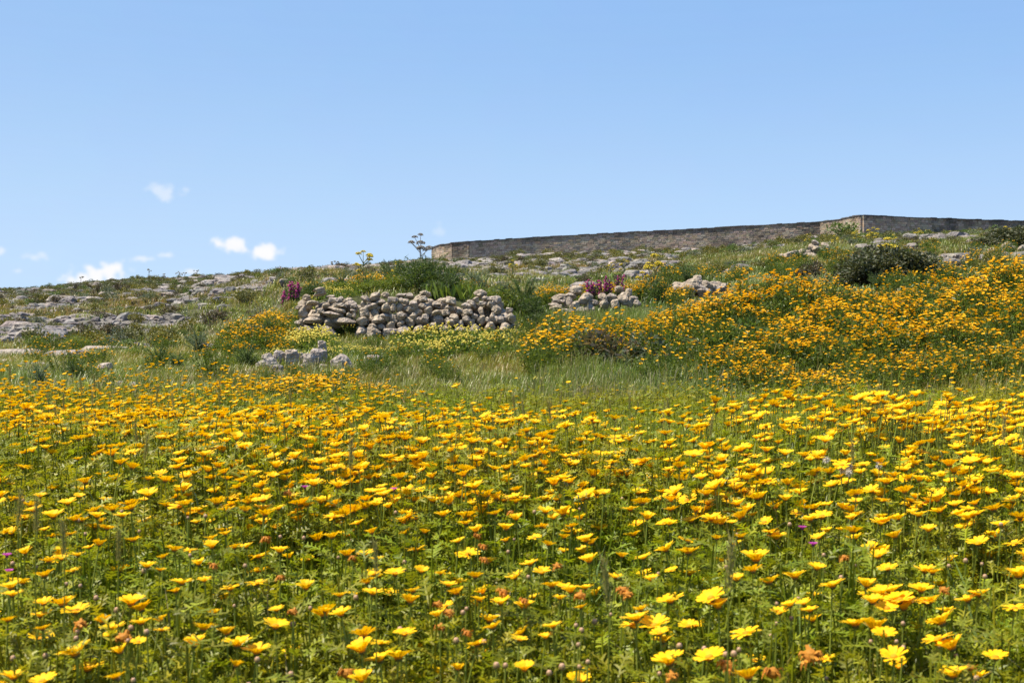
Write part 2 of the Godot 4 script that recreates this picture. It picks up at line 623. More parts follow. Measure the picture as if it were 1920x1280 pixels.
func build_dry_walls() -> void:
	var tones := [Color(0.50, 0.425, 0.325), Color(0.53, 0.455, 0.36), Color(0.46, 0.39, 0.305), Color(0.49, 0.43, 0.365), Color(0.43, 0.375, 0.31)]
	for k in 10:
		stones.append(stone_mesh(100 + k, 9 + k % 5, 0.20, tones[k % 5]))
	for k in 6:
		slabs.append(stone_mesh(200 + k, 7, 0.22, [Color(0.47, 0.42, 0.365), Color(0.42, 0.375, 0.34), Color(0.50, 0.435, 0.37)][k % 3], 9, 14, true))
	rng.seed = 77
	# --- main wall; each entry is centre, width, height, turn
	var o := thing("dry_stone_wall", "ruined dry stone terrace wall of rounded boulders with a small dark opening", "wall", Transform3D(Basis(), sight(740, 622, 18.3)))
	o.set_meta("kind", "thing")
	var list := []
	for a in [[470, 190, 210, 75, 2], [460, 255, 230, 65, -4], [275, 305, 120, 105, -15], [690, 350, 230, 130, 0], [650, 290, 160, 50, -8], [340, 395, 220, 80, -5], [750, 430, 320, 80, -4], [750, 487, 330, 72, 6], [700, 560, 310, 110, 7], [850, 660, 360, 112, 2],
			[220, 530, 160, 130, -30], [340, 650, 320, 112, 2], [160, 450, 110, 70, -20], [300, 760, 180, 100, 0], [150, 700, 110, 90, 0], [590, 700, 150, 130, 0], [1140, 545, 210, 152, 0], [1310, 550, 145, 120, 0], [1250, 435, 235, 112, -22], [1170, 325, 175, 85, 25],
			[1130, 400, 110, 95, -20], [1290, 300, 215, 122, -18], [1460, 260, 115, 85, 0], [1560, 345, 180, 142, 0], [1410, 375, 155, 80, 0], [1450, 475, 155, 130, 0], [1570, 470, 115, 125, 10], [1670, 465, 115, 135, 0], [1460, 590, 155, 112, 0], [1565, 600, 90, 95, 0],
			[1110, 655, 195, 122, 8], [1330, 650, 225, 95, 3], [1270, 735, 120, 95, 0], [980, 435, 115, 75, 0], [990, 500, 110, 60, 0], [900, 575, 90, 80, 0], [990, 570, 80, 90, 0], [1070, 450, 95, 65, 0], [1690, 270, 125, 70, 0], [1700, 350, 120, 85, 0],
			[1680, 580, 155, 115, 0], [1350, 480, 90, 95, 0], [1100, 775, 130, 110, 0], [430, 840, 340, 45, -3], [800, 320, 95, 65, 0], [560, 440, 170, 90, 0], [480, 520, 200, 90, 0], [430, 580, 160, 70, 0], [480, 760, 140, 100, 0], [1400, 745, 140, 90, 0], [1540, 720, 150, 100, 0], [1680, 700, 140, 100, 0], [620, 370, 90, 60, 0]]:
		list.append([540 + a[0] / 8.0, 520 + a[1] / 8.0, a[2] / 8.0, a[3] / 8.0, a[4]])
	for a in [[100, 250, 155, 65, -8], [215, 265, 135, 95, 0], [400, 240, 175, 95, 0], [390, 310, 175, 85, 0], [135, 330, 175, 75, 0], [265, 375, 118, 135, -15], [400, 395, 145, 95, 0], [465, 455, 135, 95, 0], [60, 425, 112, 125, 0], [200, 440, 145, 105, 0], [80, 530, 155, 105, 0],
			[425, 580, 115, 150, 15], [560, 500, 180, 70, -20], [770, 335, 225, 105, 20], [690, 320, 105, 65, 0], [1000, 400, 145, 105, 0], [1075, 370, 155, 85, 40], [1120, 310, 125, 70, -5], [1240, 290, 135, 65, 3], [1190, 225, 170, 115, 0], [1210, 365, 125, 90, 0],
			[1310, 310, 105, 65, 0], [1310, 385, 95, 85, 0], [1010, 490, 205, 80, 2], [1200, 480, 95, 115, 0], [1110, 540, 95, 85, 0], [1000, 580, 135, 105, 0], [1200, 590, 135, 115, 0], [1350, 550, 105, 125, 0], [1410, 450, 135, 125, 0], [1580, 460, 108, 115, 0], [1470, 590, 135, 125, 0],
			[1600, 580, 135, 135, 0], [700, 500, 185, 90, 0], [830, 560, 155, 95, 0], [770, 420, 125, 70, 0], [1290, 590, 85, 85, 0], [1060, 620, 125, 80, 0], [250, 540, 150, 100, 0], [330, 480, 110, 90, 0], [900, 470, 110, 90, 0], [620, 590, 160, 110, 0], [760, 640, 170, 100, 0], [900, 650, 150, 90, 0]]:
		list.append([740 + a[0] / 7.385, 520 + a[1] / 7.385, a[2] / 7.385, a[3] / 7.385, a[4]])
	var k := 0
	for a in list:
		var v: float = a[1]
		var d := 18.28 + clampf((622.0 - v) / 75.0, 0.0, 1.0) * 0.22 + rnd(-0.03, 0.03)
		var w: float = a[2] / F * d
		var h: float = a[3] / F * d
		part("stone", stones[k % stones.size()], M.stone, o, stone_at(sight(a[0], v, d) - o.position, w * 1.06, h * 1.1, maxf(w, h) * 1.1, a[4] + rnd(-5, 5)))
		k += 1
	# foundation course, open in front of the recess
	var foot_u := 562.0
	while foot_u < 955.0:
		var w := rnd(0.2, 0.34)
		if foot_u < 622.0 or foot_u > 672.0:
			var q := spot(foot_u, 18.3)
			part("stone", stones[k % stones.size()], M.stone, o, stone_at(q + Vector3.UP * 0.09 - o.position, w, rnd(0.20, 0.26), 0.34, rnd(-10, 10)))
			q = spot(foot_u + 9.0, 18.45)
			part("stone", stones[(k + 3) % stones.size()], M.stone, o, stone_at(q + Vector3.UP * 0.24 - o.position, w, rnd(0.16, 0.22), 0.34, rnd(-10, 10)))
		foot_u += w / 18.3 * F * 0.9
		k += 1
	# hearting behind the face stones, and a roofed recess behind the opening
	for i in 46:
		var u := rnd(566, 955)
		var v := rnd(565, 618)
		if u > 605 and u < 685 and v > 595: continue
		if v < 552 + absf(u - 700) * 0.03: continue
		var d := rnd(18.62, 18.8)
		part("stone", stones[i % stones.size()], M.stone, o, stone_at(sight(u, v, d) - o.position, rnd(0.2, 0.34), rnd(0.16, 0.26), 0.3, rnd(-20, 20)))
	# --- second, shorter wall further right
	o = thing("dry_stone_wall", "short broken dry stone wall with pink flowers growing over it", "wall", Transform3D(Basis(), sight(1110, 598, 20.4)))
	o.set_meta("kind", "thing")
	for a in [[260, 580, 105, 45, -6], [245, 610, 115, 40, 0], [240, 640, 105, 40, 0], [225, 660, 115, 36, 4], [365, 540, 110, 55, 0], [385, 515, 75, 30, 0], [335, 570, 80, 45, 0], [320, 625, 85, 85, 0], [360, 650, 85, 75, 0], [420, 600, 95, 75, 0], [450, 575, 75, 55, 0], [300, 680, 95, 55, 0],
			[400, 680, 85, 65, 0], [660, 530, 65, 45, 0], [730, 560, 65, 65, 20], [700, 600, 85, 65, 0], [770, 590, 65, 45, 0], [790, 625, 65, 55, 0], [740, 620, 65, 55, 0], [690, 570, 65, 45, 0], [290, 600, 60, 50, 0], [480, 620, 80, 70, 0], [470, 670, 80, 70, 0], [560, 640, 80, 70, 0], [640, 640, 80, 70, 0], [560, 590, 70, 60, 0], [620, 580, 70, 60, 0]]:
		var d := 20.4 + clampf((680.0 - a[1]) / 160.0, 0.0, 1.0) * 0.2 + rnd(-0.04, 0.04)
		var w: float = a[2] / 3.692 / F * d
		var h: float = a[3] / 3.692 / F * d
		part("stone", stones[k % stones.size()], M.stone, o, stone_at(sight(980 + a[0] / 3.692, 400 + a[1] / 3.692, d) - o.position, w * 1.08, h * 1.12, maxf(w, h) * 1.1, a[4] + rnd(-6, 6)))
		k += 1
	# --- heaps of field stones higher up
	for p in [[1297.0, 524.0, 25.0, 1.0, 46, "brown heap of small field stones behind the short stone wall"], [1345.0, 530.0, 25.2, 0.55, 16, "low spill of field stones beside the brown stone heap"], [1497.0, 482.0, 45.0, 1.2, 22, "pale pile of stones on the grassy slope above the flowers"], [1535.0, 472.0, 52.0, 1.6, 18, "scattered pale stone pile below the wall corner"], [1893.0, 480.0, 40.0, 0.9, 16, "pale stones piled on the scrubby slope near the frame edge"]]:
		var base := spot(p[0], p[2])
		o = thing("stone_heap", p[5], "stone heap", Transform3D(Basis(), base))
		for i in p[4]:
			var q := Vector3(rnd(-0.5, 0.5) * p[3], 0, rnd(-0.35, 0.35) * p[3])
			var up: float = maxf(0.0, 0.42 * p[3] * (1.0 - (q / p[3]).length() * 1.7)) * rnd(0.3, 1.0)
			var s: float = rnd(0.16, 0.3) * (0.8 + p[2] / 60.0)
			part("stone", stones[i % stones.size()], M.stone, o, stone_at(q + Vector3.UP * (up + 0.05), s, s * 0.7, s, rnd(-30, 30)))


func bedded(c: Vector3, w: float, h: float, deep: float, turn_deg: float, most := 3.0) -> Transform3D:
	# a boulder that reaches down into the soil under it
	var top := c.y + h * 0.5
	var low := minf(c.y - h * 0.5, height(c.x, c.z) - 0.06)
	top = minf(top, low + h * most)
	return stone_at(Vector3(c.x, (top + low) / 2.0, c.z), w, top - low, deep, turn_deg)


func build_rocks() -> void:
	rng.seed = 9
	var front := [[385, 255, 150, 80, -8, "left end of the front rubble row"], [485, 230, 130, 90, 10, "second from the left end of the front rubble row"], [635, 250, 170, 150, -10, "tallest one in the middle of the front rubble row"], [720, 160, 130, 60, 0, "half hidden behind the front rubble row"],
		[745, 240, 80, 66, 0, "small and wedged between two larger ones in the rubble row"], [795, 205, 80, 66, 0, "small and lodged on top in the rubble row"], [850, 262, 145, 95, 8, "rounded, low in the rubble row"], [930, 212, 190, 98, 5, "broad and flat topped at the right end of the rubble row"],
		[985, 120, 105, 110, -10, "upright above the right end of the rubble row"], [350, 355, 240, 130, -18, "largest, in front of the rubble row beside the flowers"], [475, 392, 150, 66, 0, "low beside the largest rubble boulder"], [165, 437, 125, 56, 0, "small and white, furthest left by the daisy mound"],
		[1210, 278, 230, 100, -25, "pale and tilted, right of the rubble row"], [1560, 188, 200, 66, 0, "flat, lying alone in the grass below the wall"], [990, 278, 110, 44, 0, "thin and low under the rubble row"], [760, 288, 115, 46, 0, "flat and half buried under the rubble row"]]
	var k := 0
	for a in front:
		var d: float = 15.6 - (a[1] - 120.0) / 330.0 * 1.5
		var w: float = a[2] / 6.0 / F * d
		var h: float = a[3] / 6.0 / F * d
		one("limestone_boulder", slabs[k % slabs.size()], M.stone, bedded(sight(440 + a[0] / 6.0, 620 + a[1] / 6.0, d), w * 1.05, h * 1.2, w * 0.8, a[4]), "grey limestone boulder, " + a[5], "boulder", "boulders below the ruined wall")
		k += 1
	for a in [[386, 624, 38, 16, 18.0, "pale boulder sticking out of the grass left of the wall slope"], [197, 686, 28, 20, 14.5, "pinkish rounded boulder in grass behind the meadow's left part"], [243, 698, 66, 16, 13.0, "flat pale rock at the meadow edge behind yellow flowers"], [384, 720, 26, 12, 12.0, "small pale rock among flowers near the daisy mound"],
			[92, 697, 32, 9, 12.6, "thin flat rock beside the grey green bush"], [740, 712, 22, 20, 13.0, "small grey rock in the grass right of the daisy mound"], [760, 700, 16, 12, 13.6, "tiny grey rock in the grass below the wall"], [806, 640, 24, 18, 16.6, "grey boulder under the pale yellow flowers of the wall"]]:
		var w: float = a[2] / F * a[4]
		var h: float = a[3] / F * a[4]
		one("limestone_boulder", slabs[k % slabs.size()], M.stone, bedded(sight(a[0], a[1], a[4]), w * 1.05, h * 1.3, w * 0.8, rnd(-8, 8), 1.5), a[5], "boulder")
		k += 1
	# bedrock ledges cropping out at the left
	for a in [[42, 664, 120, 16, 19.5, "long flat pinkish rock ledge at the left frame edge"], [120, 670, 80, 20, 18.0, "stepped pinkish rock ledge in the left grass"], [190, 657, 90, 14, 20.5, "narrow rock ledge running through the left grass"], [55, 690, 60, 18, 15.5, "low rock ledge behind the grey green bush"], [110, 684, 40, 12, 16.0, "broken small rock ledge right of the grey green bush"], [10, 680, 44, 12, 16.5, "rock ledge cut by the left frame edge"]]:
		var w: float = a[2] / F * a[4]
		var h: float = a[3] / F * a[4]
		one("rock_ledge", slabs[k % slabs.size()], M.stone, bedded(sight(a[0], a[1] + 3, a[4]), w * 1.15, h * 2.4, w * 0.6, rnd(-3, 3)), a[5], "rock ledge")
		k += 1
	# hillside limestone, weathered grey: the largest as things, the rest as one mass
	var hill := []
	for i in 8:
		hill.append(stone_mesh(300 + i, 9, 0.3, [Color(0.33, 0.305, 0.285), Color(0.27, 0.255, 0.245), Color(0.38, 0.345, 0.31), Color(0.23, 0.22, 0.215)][i % 4], 8, 13, true))
	rng.seed = 41
	var big := []
	var lots := []
	for i in 8:
		lots.append(["rocks", hill[i], M.hill_stone, [], []])
	var tries := 0
	while tries < 120000:
		tries += 1
		var d := sqrt(rnd(22.0 * 22.0, 205.0 * 205.0))
		var u := rnd(-180, 2080)
		var x := (u - 960.0) / F * d
		var rk := rockiness(x, -d)
		if rk < 0.38 + rnd(-0.1, 0.12) or (u > 520 and u < 1010 and d < 30.0):
			continue
		var size := pow(rng.randf(), 3.0) * 0.85 + 0.16
		if d < 75.0: size *= 0.55
		var tall := rnd(0.3, 0.65)
		var t := Transform3D(Basis(Vector3.UP, rnd(0, TAU)) * Basis(Vector3.RIGHT, rnd(-0.15, 0.15)) * Basis.from_scale(Vector3(size, size * tall, size * rnd(0.5, 0.8))), Vector3(x, height(x, -d) + size * tall * 0.15, -d))
		var pick := rng.randi() % 8
		if (size > 0.82 or d < 75.0 and size > 0.5) and big.size() < 60 and d < 190.0:
			big.append([pick, t, u, d])
		else:
			lots[pick][3].append(t)
			lots[pick][4].append(tint(Color(1, 1, 1), 0.18))
	for b in big:
		var side: String = "on the rocky hillside left of the ruined wall" if b[2] < 620 else ("on the stony rise below the long boundary wall" if b[2] < 1500 else "on the scrubby slope near the wall corner")
		one("limestone_outcrop", hill[b[0]], M.hill_stone, b[1], "broad weathered grey limestone outcrop " + side, "outcrop", "limestone outcrops " + side)
	mass("hillside_rocks", "countless grey limestone rocks strewn over the far hillside", "rocks", lots)


# ------------------------------------------------------------------ shrubs
func leaf_bush(seed_: int, lobes: int, leaves: int, leaf_len: float, leaf_w: float, cols: Array, flat := 0.75, bare := 0.0) -> ArrayMesh:
	# a bush one metre across, sitting on y = 0: leaves gathered in lobes round twigs
	rng.seed = seed_
	var s := Shape.new()
	var heart := []
	for i in lobes:
		var a := rnd(0, TAU)
		var r := sqrt(rng.randf()) * 0.34
		var y := rnd(0.18, 0.95 - r * 1.2) * flat
		heart.append([Vector3(cos(a) * r, y, sin(a) * r), rnd(0.12, 0.24)])
		s.tube(Vector3(cos(a) * r * 0.2, 0, sin(a) * r * 0.2), heart[-1][0], 0.012, 0.005, 3, Color(0.10, 0.075, 0.05))
	for i in leaves:
		var hh: Array = heart[i % lobes]
		var dir := any_dir()
		var p: Vector3 = hh[0] + dir * hh[1] * pow(rng.randf(), 0.4) * Vector3(1, 0.8, 1)
		if p.y < 0.01: p.y = rnd(0.01, 0.1)
		var along := (dir + any_dir() * 0.9 + Vector3.UP * 0.4).normalized()
		var side := along.cross(any_dir()).normalized()
		var L := leaf_len * rnd(0.6, 1.3)
		var W := leaf_w * rnd(0.7, 1.2)
		var col: Color = tint(cols[rng.randi() % cols.size()], 0.25)
		var mid := p + along * L * 0.5
		s.tri(p, mid + side * W * 0.5, mid - side * W * 0.5, col)
		s.tri(mid + side * W * 0.5, p + along * L, mid - side * W * 0.5, col)
	return s.done()


func feather_bush(seed_: int, fronds: int, hairs: int, cols: Array) -> ArrayMesh:
	# giant fennel: soft plumes of thread-like leaves, about one metre across
	rng.seed = seed_
	var s := Shape.new()
	for i in fronds:
		var a := rnd(0, TAU)
		var out := Vector3(cos(a), 0, sin(a))
		var tip := out * rnd(0.12, 0.5) + Vector3.UP * rnd(0.35, 0.85)
		var col: Color = cols[rng.randi() % cols.size()]
		var last := Vector3.ZERO
		for k in range(1, 6):
			var t := k / 5.0
			var p := Vector3(tip.x * t * t, tip.y * t * (1.25 - 0.25 * t), tip.z * t * t)
			s.tube(last, p, 0.006, 0.004, 3, tint(col, 0.1))
			for j in hairs:
				var q := last.lerp(p, rng.randf())
				var dir := (any_dir() + out * 0.3 + Vector3.UP * 0.3).normalized() * rnd(0.07, 0.16) * (1.15 - 0.5 * t)
				var side := dir.cross(any_dir()).normalized() * 0.006
				s.tri(q - side, q + side, q + dir, tint(col, 0.3))
			last = p
	return s.done()


func build_shrubs() -> void:
	var olive := [Color(0.12, 0.125, 0.035), Color(0.145, 0.15, 0.045), Color(0.095, 0.105, 0.035)]
	var yellowy := [Color(0.17, 0.165, 0.03), Color(0.21, 0.18, 0.025), Color(0.12, 0.13, 0.03)]
	var brown := [Color(0.095, 0.075, 0.045), Color(0.12, 0.095, 0.06), Color(0.08, 0.085, 0.04)]
	var green := [Color(0.10, 0.155, 0.025), Color(0.12, 0.175, 0.03), Color(0.085, 0.13, 0.03)]
	var greyish := [Color(0.14, 0.165, 0.10), Color(0.11, 0.14, 0.08), Color(0.17, 0.185, 0.12)]
	var kinds := [["olive_shrub", "olive green", olive], ["spurge_shrub", "yellow green", yellowy], ["brown_shrub", "brownish", brown], ["green_shrub", "fresh green", green], ["grey_shrub", "grey green", greyish]]
	var shapes := []
	for k in kinds.size():
		var row := []
		for j in 3:
			row.append(leaf_bush(500 + k * 10 + j, 12, 620, 0.10, 0.045, kinds[k][2], 0.72))
		shapes.append(row)
	rng.seed = 61
	# hillside garrigue
	var found := []
	var tries := 0
	while tries < 36000:
		tries += 1
		var d := sqrt(rnd(24.0 * 24.0, 196.0 * 196.0))
		var u := rnd(-150, 2070)
		var x := (u - 960.0) / F * d
		var rk := rockiness(x, -d)
		if rng.randf() < rk * 1.5 - 0.12:
			continue
		if d > 140.0 and u > 800 and d > 143.0 + (18.0 if u < 1580 else 0.0):
			continue
		if u > 540 and d < 34.0 and u < 1500:
			continue
		if d > 60.0 and u > 470 and u < 1250 and rng.randf() < 0.22: continue
		var size := 0.4 + pow(rng.randf(), 2.0) * 1.0
		if d < 75.0: size *= 0.6
		if n_patch.get_noise_2d(x * 0.8, -d * 0.8) < -0.2 + rnd(-0.1, 0.1):
			continue
		var k: int = [0, 0, 0, 1, 1, 2, 2, 3, 4][rng.randi() % 9]
		if u > 1200 and rng.randf() < 0.3: k = 3
		if u > 620 and rng.randf() < 0.25: k = 1
		found.append([size / d, k, rng.randi() % 3, u, d, size])
	found.sort_custom(func(p, q): return p[0] > q[0])
	var rest := []
	for k in kinds.size():
		for j in 3:
			rest.append(["shrubs", shapes[k][j], M.dull_leaf, [], []])
	for i in found.size():
		var f: Array = found[i]
		var t := place(spot(f[3], f[4]) + Vector3.DOWN * 0.03, rnd(0, TAU), f[5], 0.0, 0.0, rnd(0.6, 0.95))
		if i < 300:
			var side: String = "on the rocky hillside left of the ruined wall" if f[3] < 620 else ("on the stony rise below the long boundary wall" if f[3] < 1400 else "on the slope below the wall corner")
			one(kinds[f[1]][0], shapes[f[1]][f[2]], M.dull_leaf, t, "%s rounded %s shrub %s %s" % ["large" if f[5] > 0.9 else "small", kinds[f[1]][1], "low" if f[4] < 55.0 else ("halfway up" if f[4] < 100.0 else "high"), side if f[4] < 55.0 or f[4] > 100.0 else side.substr(3)], "shrub", "%s shrubs %s" % [kinds[f[1]][1], side])
		else:
			rest[f[1] * 3 + f[2]][3].append(t)
			rest[f[1] * 3 + f[2]][4].append(tint(Color(1, 1, 1), 0.15))
	mass("garrigue", "low mixed scrub covering the far hillside between the rocks", "scrub", rest)
	# shrubs that stand out one by one
	var lentisk := [Color(0.060, 0.072, 0.026), Color(0.085, 0.09, 0.04), Color(0.045, 0.06, 0.022), Color(0.11, 0.115, 0.065)]
	var big := leaf_bush(601, 34, 5200, 0.055, 0.034, lentisk, 0.9)
	var big2 := leaf_bush(602, 26, 3600, 0.06, 0.036, lentisk, 0.9)
	for a in [[1622, 512, 25.6, 1.55, 0.66, 0, "dark lentisk bush, left half of the large thicket above the right flowers"], [1702, 510, 25.8, 1.55, 0.66, 1, "dark lentisk bush, right half of the large thicket above the right flowers"], [1662, 500, 26.2, 1.65, 0.72, 0, "dark lentisk bush rising in the middle of the large thicket"],
			[1778, 520, 25.6, 0.85, 0.5, 1, "low brownish bush at the right foot of the large thicket"], [1905, 470, 46.0, 2.4, 0.55, 0, "dark bush at the right frame edge below the boundary wall"], [1845, 478, 45.0, 1.7, 0.45, 1, "dark low bush left of the bush at the right frame edge"], [1798, 480, 46.0, 1.0, 0.45, 0, "small dark bush between the thicket and the right edge bushes"]]:
		one("lentisk_bush", big if a[5] == 0 else big2, M.dull_leaf, place(spot(a[0], a[2]) + Vector3.DOWN * 0.05, rnd(0, TAU), a[3], 0, 0, a[4]), a[6], "bush", "dark bushes on the upper right slope")
	for a in [[968, 474, 168.0, 3.0, 0, "round dark olive bush standing against the long wall"], [1025, 478, 160.0, 2.4, 1, "round yellow green bush just right of the dark bush at the wall"], [1580, 456, 138.0, 4.2, 3, "feathery green bush at the wall corner"], [1210, 466, 160.0, 2.6, 0, "dark green bush low against the middle of the wall"]]:
		one("wall_shrub", shapes[a[4]][0], M.dull_leaf, place(spot(a[0], a[2]), rnd(0, TAU), a[3], 0, 0, 0.75), a[5], "shrub")
	# bushy growth round the terrace and in the slope
	var mid := [[1150, 668, 14.6, 1.0, 2, "brownish twiggy bush below the flower slope"], [1200, 672, 14.2, 0.8, 4, "grey green bush in the hollow below the flower slope"], [1240, 655, 14.8, 0.9, 3, "dark green bush in the hollow of the flower slope"], [1330, 640, 15.2, 0.9, 3, "green bush under the upper flower crest"], [1385, 625, 15.6, 0.9, 3, "dark green bush under the right part of the upper crest"],
		[1090, 660, 15.0, 0.8, 4, "grey green bush left of the brownish twiggy bush"], [1040, 650, 16.0, 0.7, 3, "green bush where the slope meets the grass"], [1280, 640, 15.0, 0.7, 2, "brownish bush in the shade of the flower crest"], [880, 655, 16.8, 0.6, 3, "low green bush under the pale yellow flowers"], [940, 640, 17.2, 0.5, 3, "small green bush at the right foot of the wall"], [1560, 700, 11.2, 0.5, 2, "dark bare stemmed plant in the gap of the right flowers"]]
	for a in mid:
		one("slope_shrub", shapes[a[4]][1], M.leaf, place(spot(a[0], a[2]), rnd(0, TAU), a[3] * 1.15, 0, 0, 0.72), a[5], "shrub")
	# giant fennel foliage
	var fen := []
	var deep := [Color(0.085, 0.13, 0.028), Color(0.105, 0.155, 0.035), Color(0.07, 0.11, 0.03)]
	var soft := [Color(0.13, 0.175, 0.085), Color(0.11, 0.155, 0.08), Color(0.15, 0.19, 0.10)]
	for j in 3:
		fen.append(feather_bush(700 + j, 44, 22, deep))
	for j in 2:
		fen.append(feather_bush(720 + j, 40, 22, soft))
	for a in [[592, 20.4, 0.62, 0, "dark feathery fennel above the left end of the ruined wall"], [638, 21.0, 0.6, 1, "feathery fennel on the terrace behind the left stones"], [690, 20.8, 0.55, 2, "feathery fennel on the terrace above the middle stones"], [738, 21.0, 0.75, 1, "feathery fennel left of the tallest fennel on the terrace"], [770, 20.6, 0.8, 0, "tall dark fennel on the terrace"], [803, 20.2, 0.95, 2, "tallest dark fennel cascading over the wall gap"], [832, 19.6, 0.62, 0, "dark fennel hanging in the wall gap"], [850, 21.4, 0.75, 1, "fennel right of the tallest fennel"],
			[812, 18.02, 0.42, 0, "dark fennel hanging down in the middle of the ruined wall"], [838, 17.95, 0.34, 2, "small dark fennel low in the wall gap"], [905, 21.6, 0.6, 3, "pale feathery fennel behind the right wall stones"], [945, 21.5, 0.6, 3, "pale feathery fennel left of the dark clump"], [982, 20.2, 1.05, 0, "dark fennel clump right of the ruined wall"], [1003, 19.4, 0.6, 2, "dark fennel below the clump right of the wall"], [1226, 23.5, 0.8, 0, "dark upright fennel between the short wall and stone heap"], [1205, 23.2, 0.6, 1, "low fennel right of the short stone wall"], [1250, 24.0, 0.5, 2, "small fennel just left of the stone heap"],
			[672, 11.3, 0.34, 3, "grey green wispy fennel in front of the daisy mound"], [72, 13.2, 0.42, 4, "grey green feathery bush in front of the left ledges"], [140, 13.6, 0.4, 0, "green feathery plant right of the grey green bush"], [478, 17.2, 0.55, 4, "grey green fennel on the slope left of the wall"], [505, 17.4, 0.6, 0, "dark fennel on the slope left of the wall"], [372, 17.5, 0.6, 4, "grey green fennel low on the left slope"], [295, 15.2, 0.5, 1, "fennel in the grass left of the slope"], [330, 15.0, 0.4, 2, "small fennel in the grass below the left slope"], [462, 14.6, 0.5, 1, "fennel tuft left of the rubble row"], [1645, 24.4, 0.55, 1, "green fennel in front of the dark thicket"], [545, 20.5, 0.5, 1, "fennel at the left corner of the terrace"], [1690, 14.2, 0.45, 0, "dark fennel among the right flowers"], [1395, 16.8, 0.6, 0, "dark fennel behind the upper flower crest"],
			[1150, 26.0, 0.6, 1, "fennel behind the pink flowers"], [890, 24.0, 0.7, 3, "pale fennel on the terrace slope behind the wall"], [1290, 30.0, 0.8, 1, "fennel on the grassy slope behind the stone heap"], [1500, 40.0, 0.8, 0, "dark fennel by the pale stone pile"]]:
		one("fennel_plant", fen[a[3]], M.dull_leaf, place(spot(a[0], a[1]), rnd(0, TAU), a[2] * (0.66 if a[1] > 19.0 and a[1] < 22.5 and a[0] < 720 else 0.8)), a[4], "fennel")
	var lush := [Color(0.13, 0.185, 0.026), Color(0.16, 0.21, 0.03), Color(0.10, 0.15, 0.026), Color(0.19, 0.22, 0.04)]
	var leafy_bush := []
	for j in 3:
		leafy_bush.append(leaf_bush(740 + j, 26, 3000, 0.075, 0.022, lush, 0.85))
	leafy_bush.append(leaf_bush(745, 26, 3000, 0.075, 0.020, [Color(0.065, 0.10, 0.025), Color(0.085, 0.13, 0.03), Color(0.05, 0.085, 0.022)], 0.9))
	rng.seed = 91
	for a in [[588, 19.9, 0.55, 0.75, 3, "dark rounded bush on the terrace's left end above the stones"], [628, 20.3, 0.6, 0.6, 0, "leafy green bush on the terrace above the left stones"], [668, 20.3, 0.6, 0.55, 1, "leafy green bush right of the first terrace bush"], [706, 20.2, 0.6, 0.6, 2, "leafy green bush on the terrace above the middle stones"], [744, 20.3, 0.65, 0.7, 0, "leafy green bush left of the dark terrace thicket"], [786, 20.0, 0.8, 0.85, 3, "dark green bush forming the terrace thicket's left half"], [826, 19.8, 0.8, 0.85, 3, "dark green bush forming the terrace thicket's right half"], [812, 19.2, 0.5, 0.7, 3, "dark bush spilling into the wall gap"], [868, 20.2, 0.6, 0.7, 1, "leafy green bush right of the terrace thicket"],
			[925, 20.2, 0.65, 0.7, 2, "leafy green bush behind the right wall stones"], [958, 20.2, 0.7, 0.7, 0, "leafy green bush behind the right end of the ruin"], [988, 19.6, 0.75, 0.9, 3, "dark green bush beyond the right end of the ruin"], [1004, 18.6, 0.6, 0.8, 3, "dark green bush at the foot beside the ruin's right end"], [545, 18.4, 0.55, 0.7, 1, "leafy green bush hugging the ruin's left end"], [520, 17.6, 0.6, 0.7, 0, "leafy green bush on the left bank beside the ruin"], [484, 17.4, 0.65, 0.75, 3, "dark green bush on the left bank below the ruin"], [452, 16.4, 0.55, 0.6, 2, "leafy green bush low on the left bank"], [455, 14.8, 0.5, 0.7, 0, "leafy green bush left of the rubble row"],
			[772, 17.6, 0.42, 0.7, 3, "dark leafy bush at the foot of the ruin's middle"], [845, 17.4, 0.5, 0.6, 0, "leafy bush among pale flowers below the wall gap"], [905, 17.4, 0.45, 0.7, 2, "leafy bush at the foot of the right stones"], [585, 18.1, 0.3, 0.7, 1, "small leafy bush growing between the left stones"], [612, 15.5, 0.35, 0.7, 3, "small dark bush right of the rubble row"], [1060, 17.0, 0.6, 0.6, 1, "leafy green bush between the ruin and short wall"], [1236, 22.6, 0.7, 0.85, 3, "dark green bush left of the brown stone heap"], [340, 16.0, 0.5, 0.55, 2, "leafy green bush in the left grass"], [250, 18.0, 0.5, 0.5, 0, "leafy green bush behind the left rocks"], [60, 22.0, 0.7, 0.5, 1, "leafy green bush behind the long left ledge"], [140, 23.0, 0.7, 0.5, 2, "leafy green bush right of the one behind the ledge"]]:
		one("leafy_bush", leafy_bush[a[4]], M.leaf, place(spot(a[0], a[1]) + Vector3.DOWN * 0.03, rnd(0, TAU), a[2], 0, 0, a[3]), a[5], "bush", "leafy bushes round the ruin")
	# broad upright leaves in the wall gap
	rng.seed = 88
	var s := Shape.new()
	for i in 46:
		var b := Vector3(rnd(-0.4, 0.4), 0, rnd(-0.15, 0.15))
		var out := Vector3(rnd(-0.5, 0.5), 1, rnd(-0.4, 0.5)).normalized()
		var L := rnd(0.16, 0.3)
		var side := out.cross(any_dir()).normalized() * rnd(0.016, 0.026)
		var col := tint(Color(0.14, 0.20, 0.03), 0.25)
		var m1 := b + out * L * 0.5
		var m2 := b + out * L * 0.85 + Vector3(out.x, -0.2, out.z) * L * 0.1
		s.quad(b - side * 0.5, b + side * 0.5, m1 + side, m1 - side, col)
		s.quad(m1 - side, m1 + side, m2 + side * 0.7, m2 - side * 0.7, col)
		s.tri(m2 - side * 0.7, m2 + side * 0.7, b + out * L + Vector3(out.x, -0.35, out.z) * L * 0.15, col)
	var sq := sight(850, 560, 18.9)
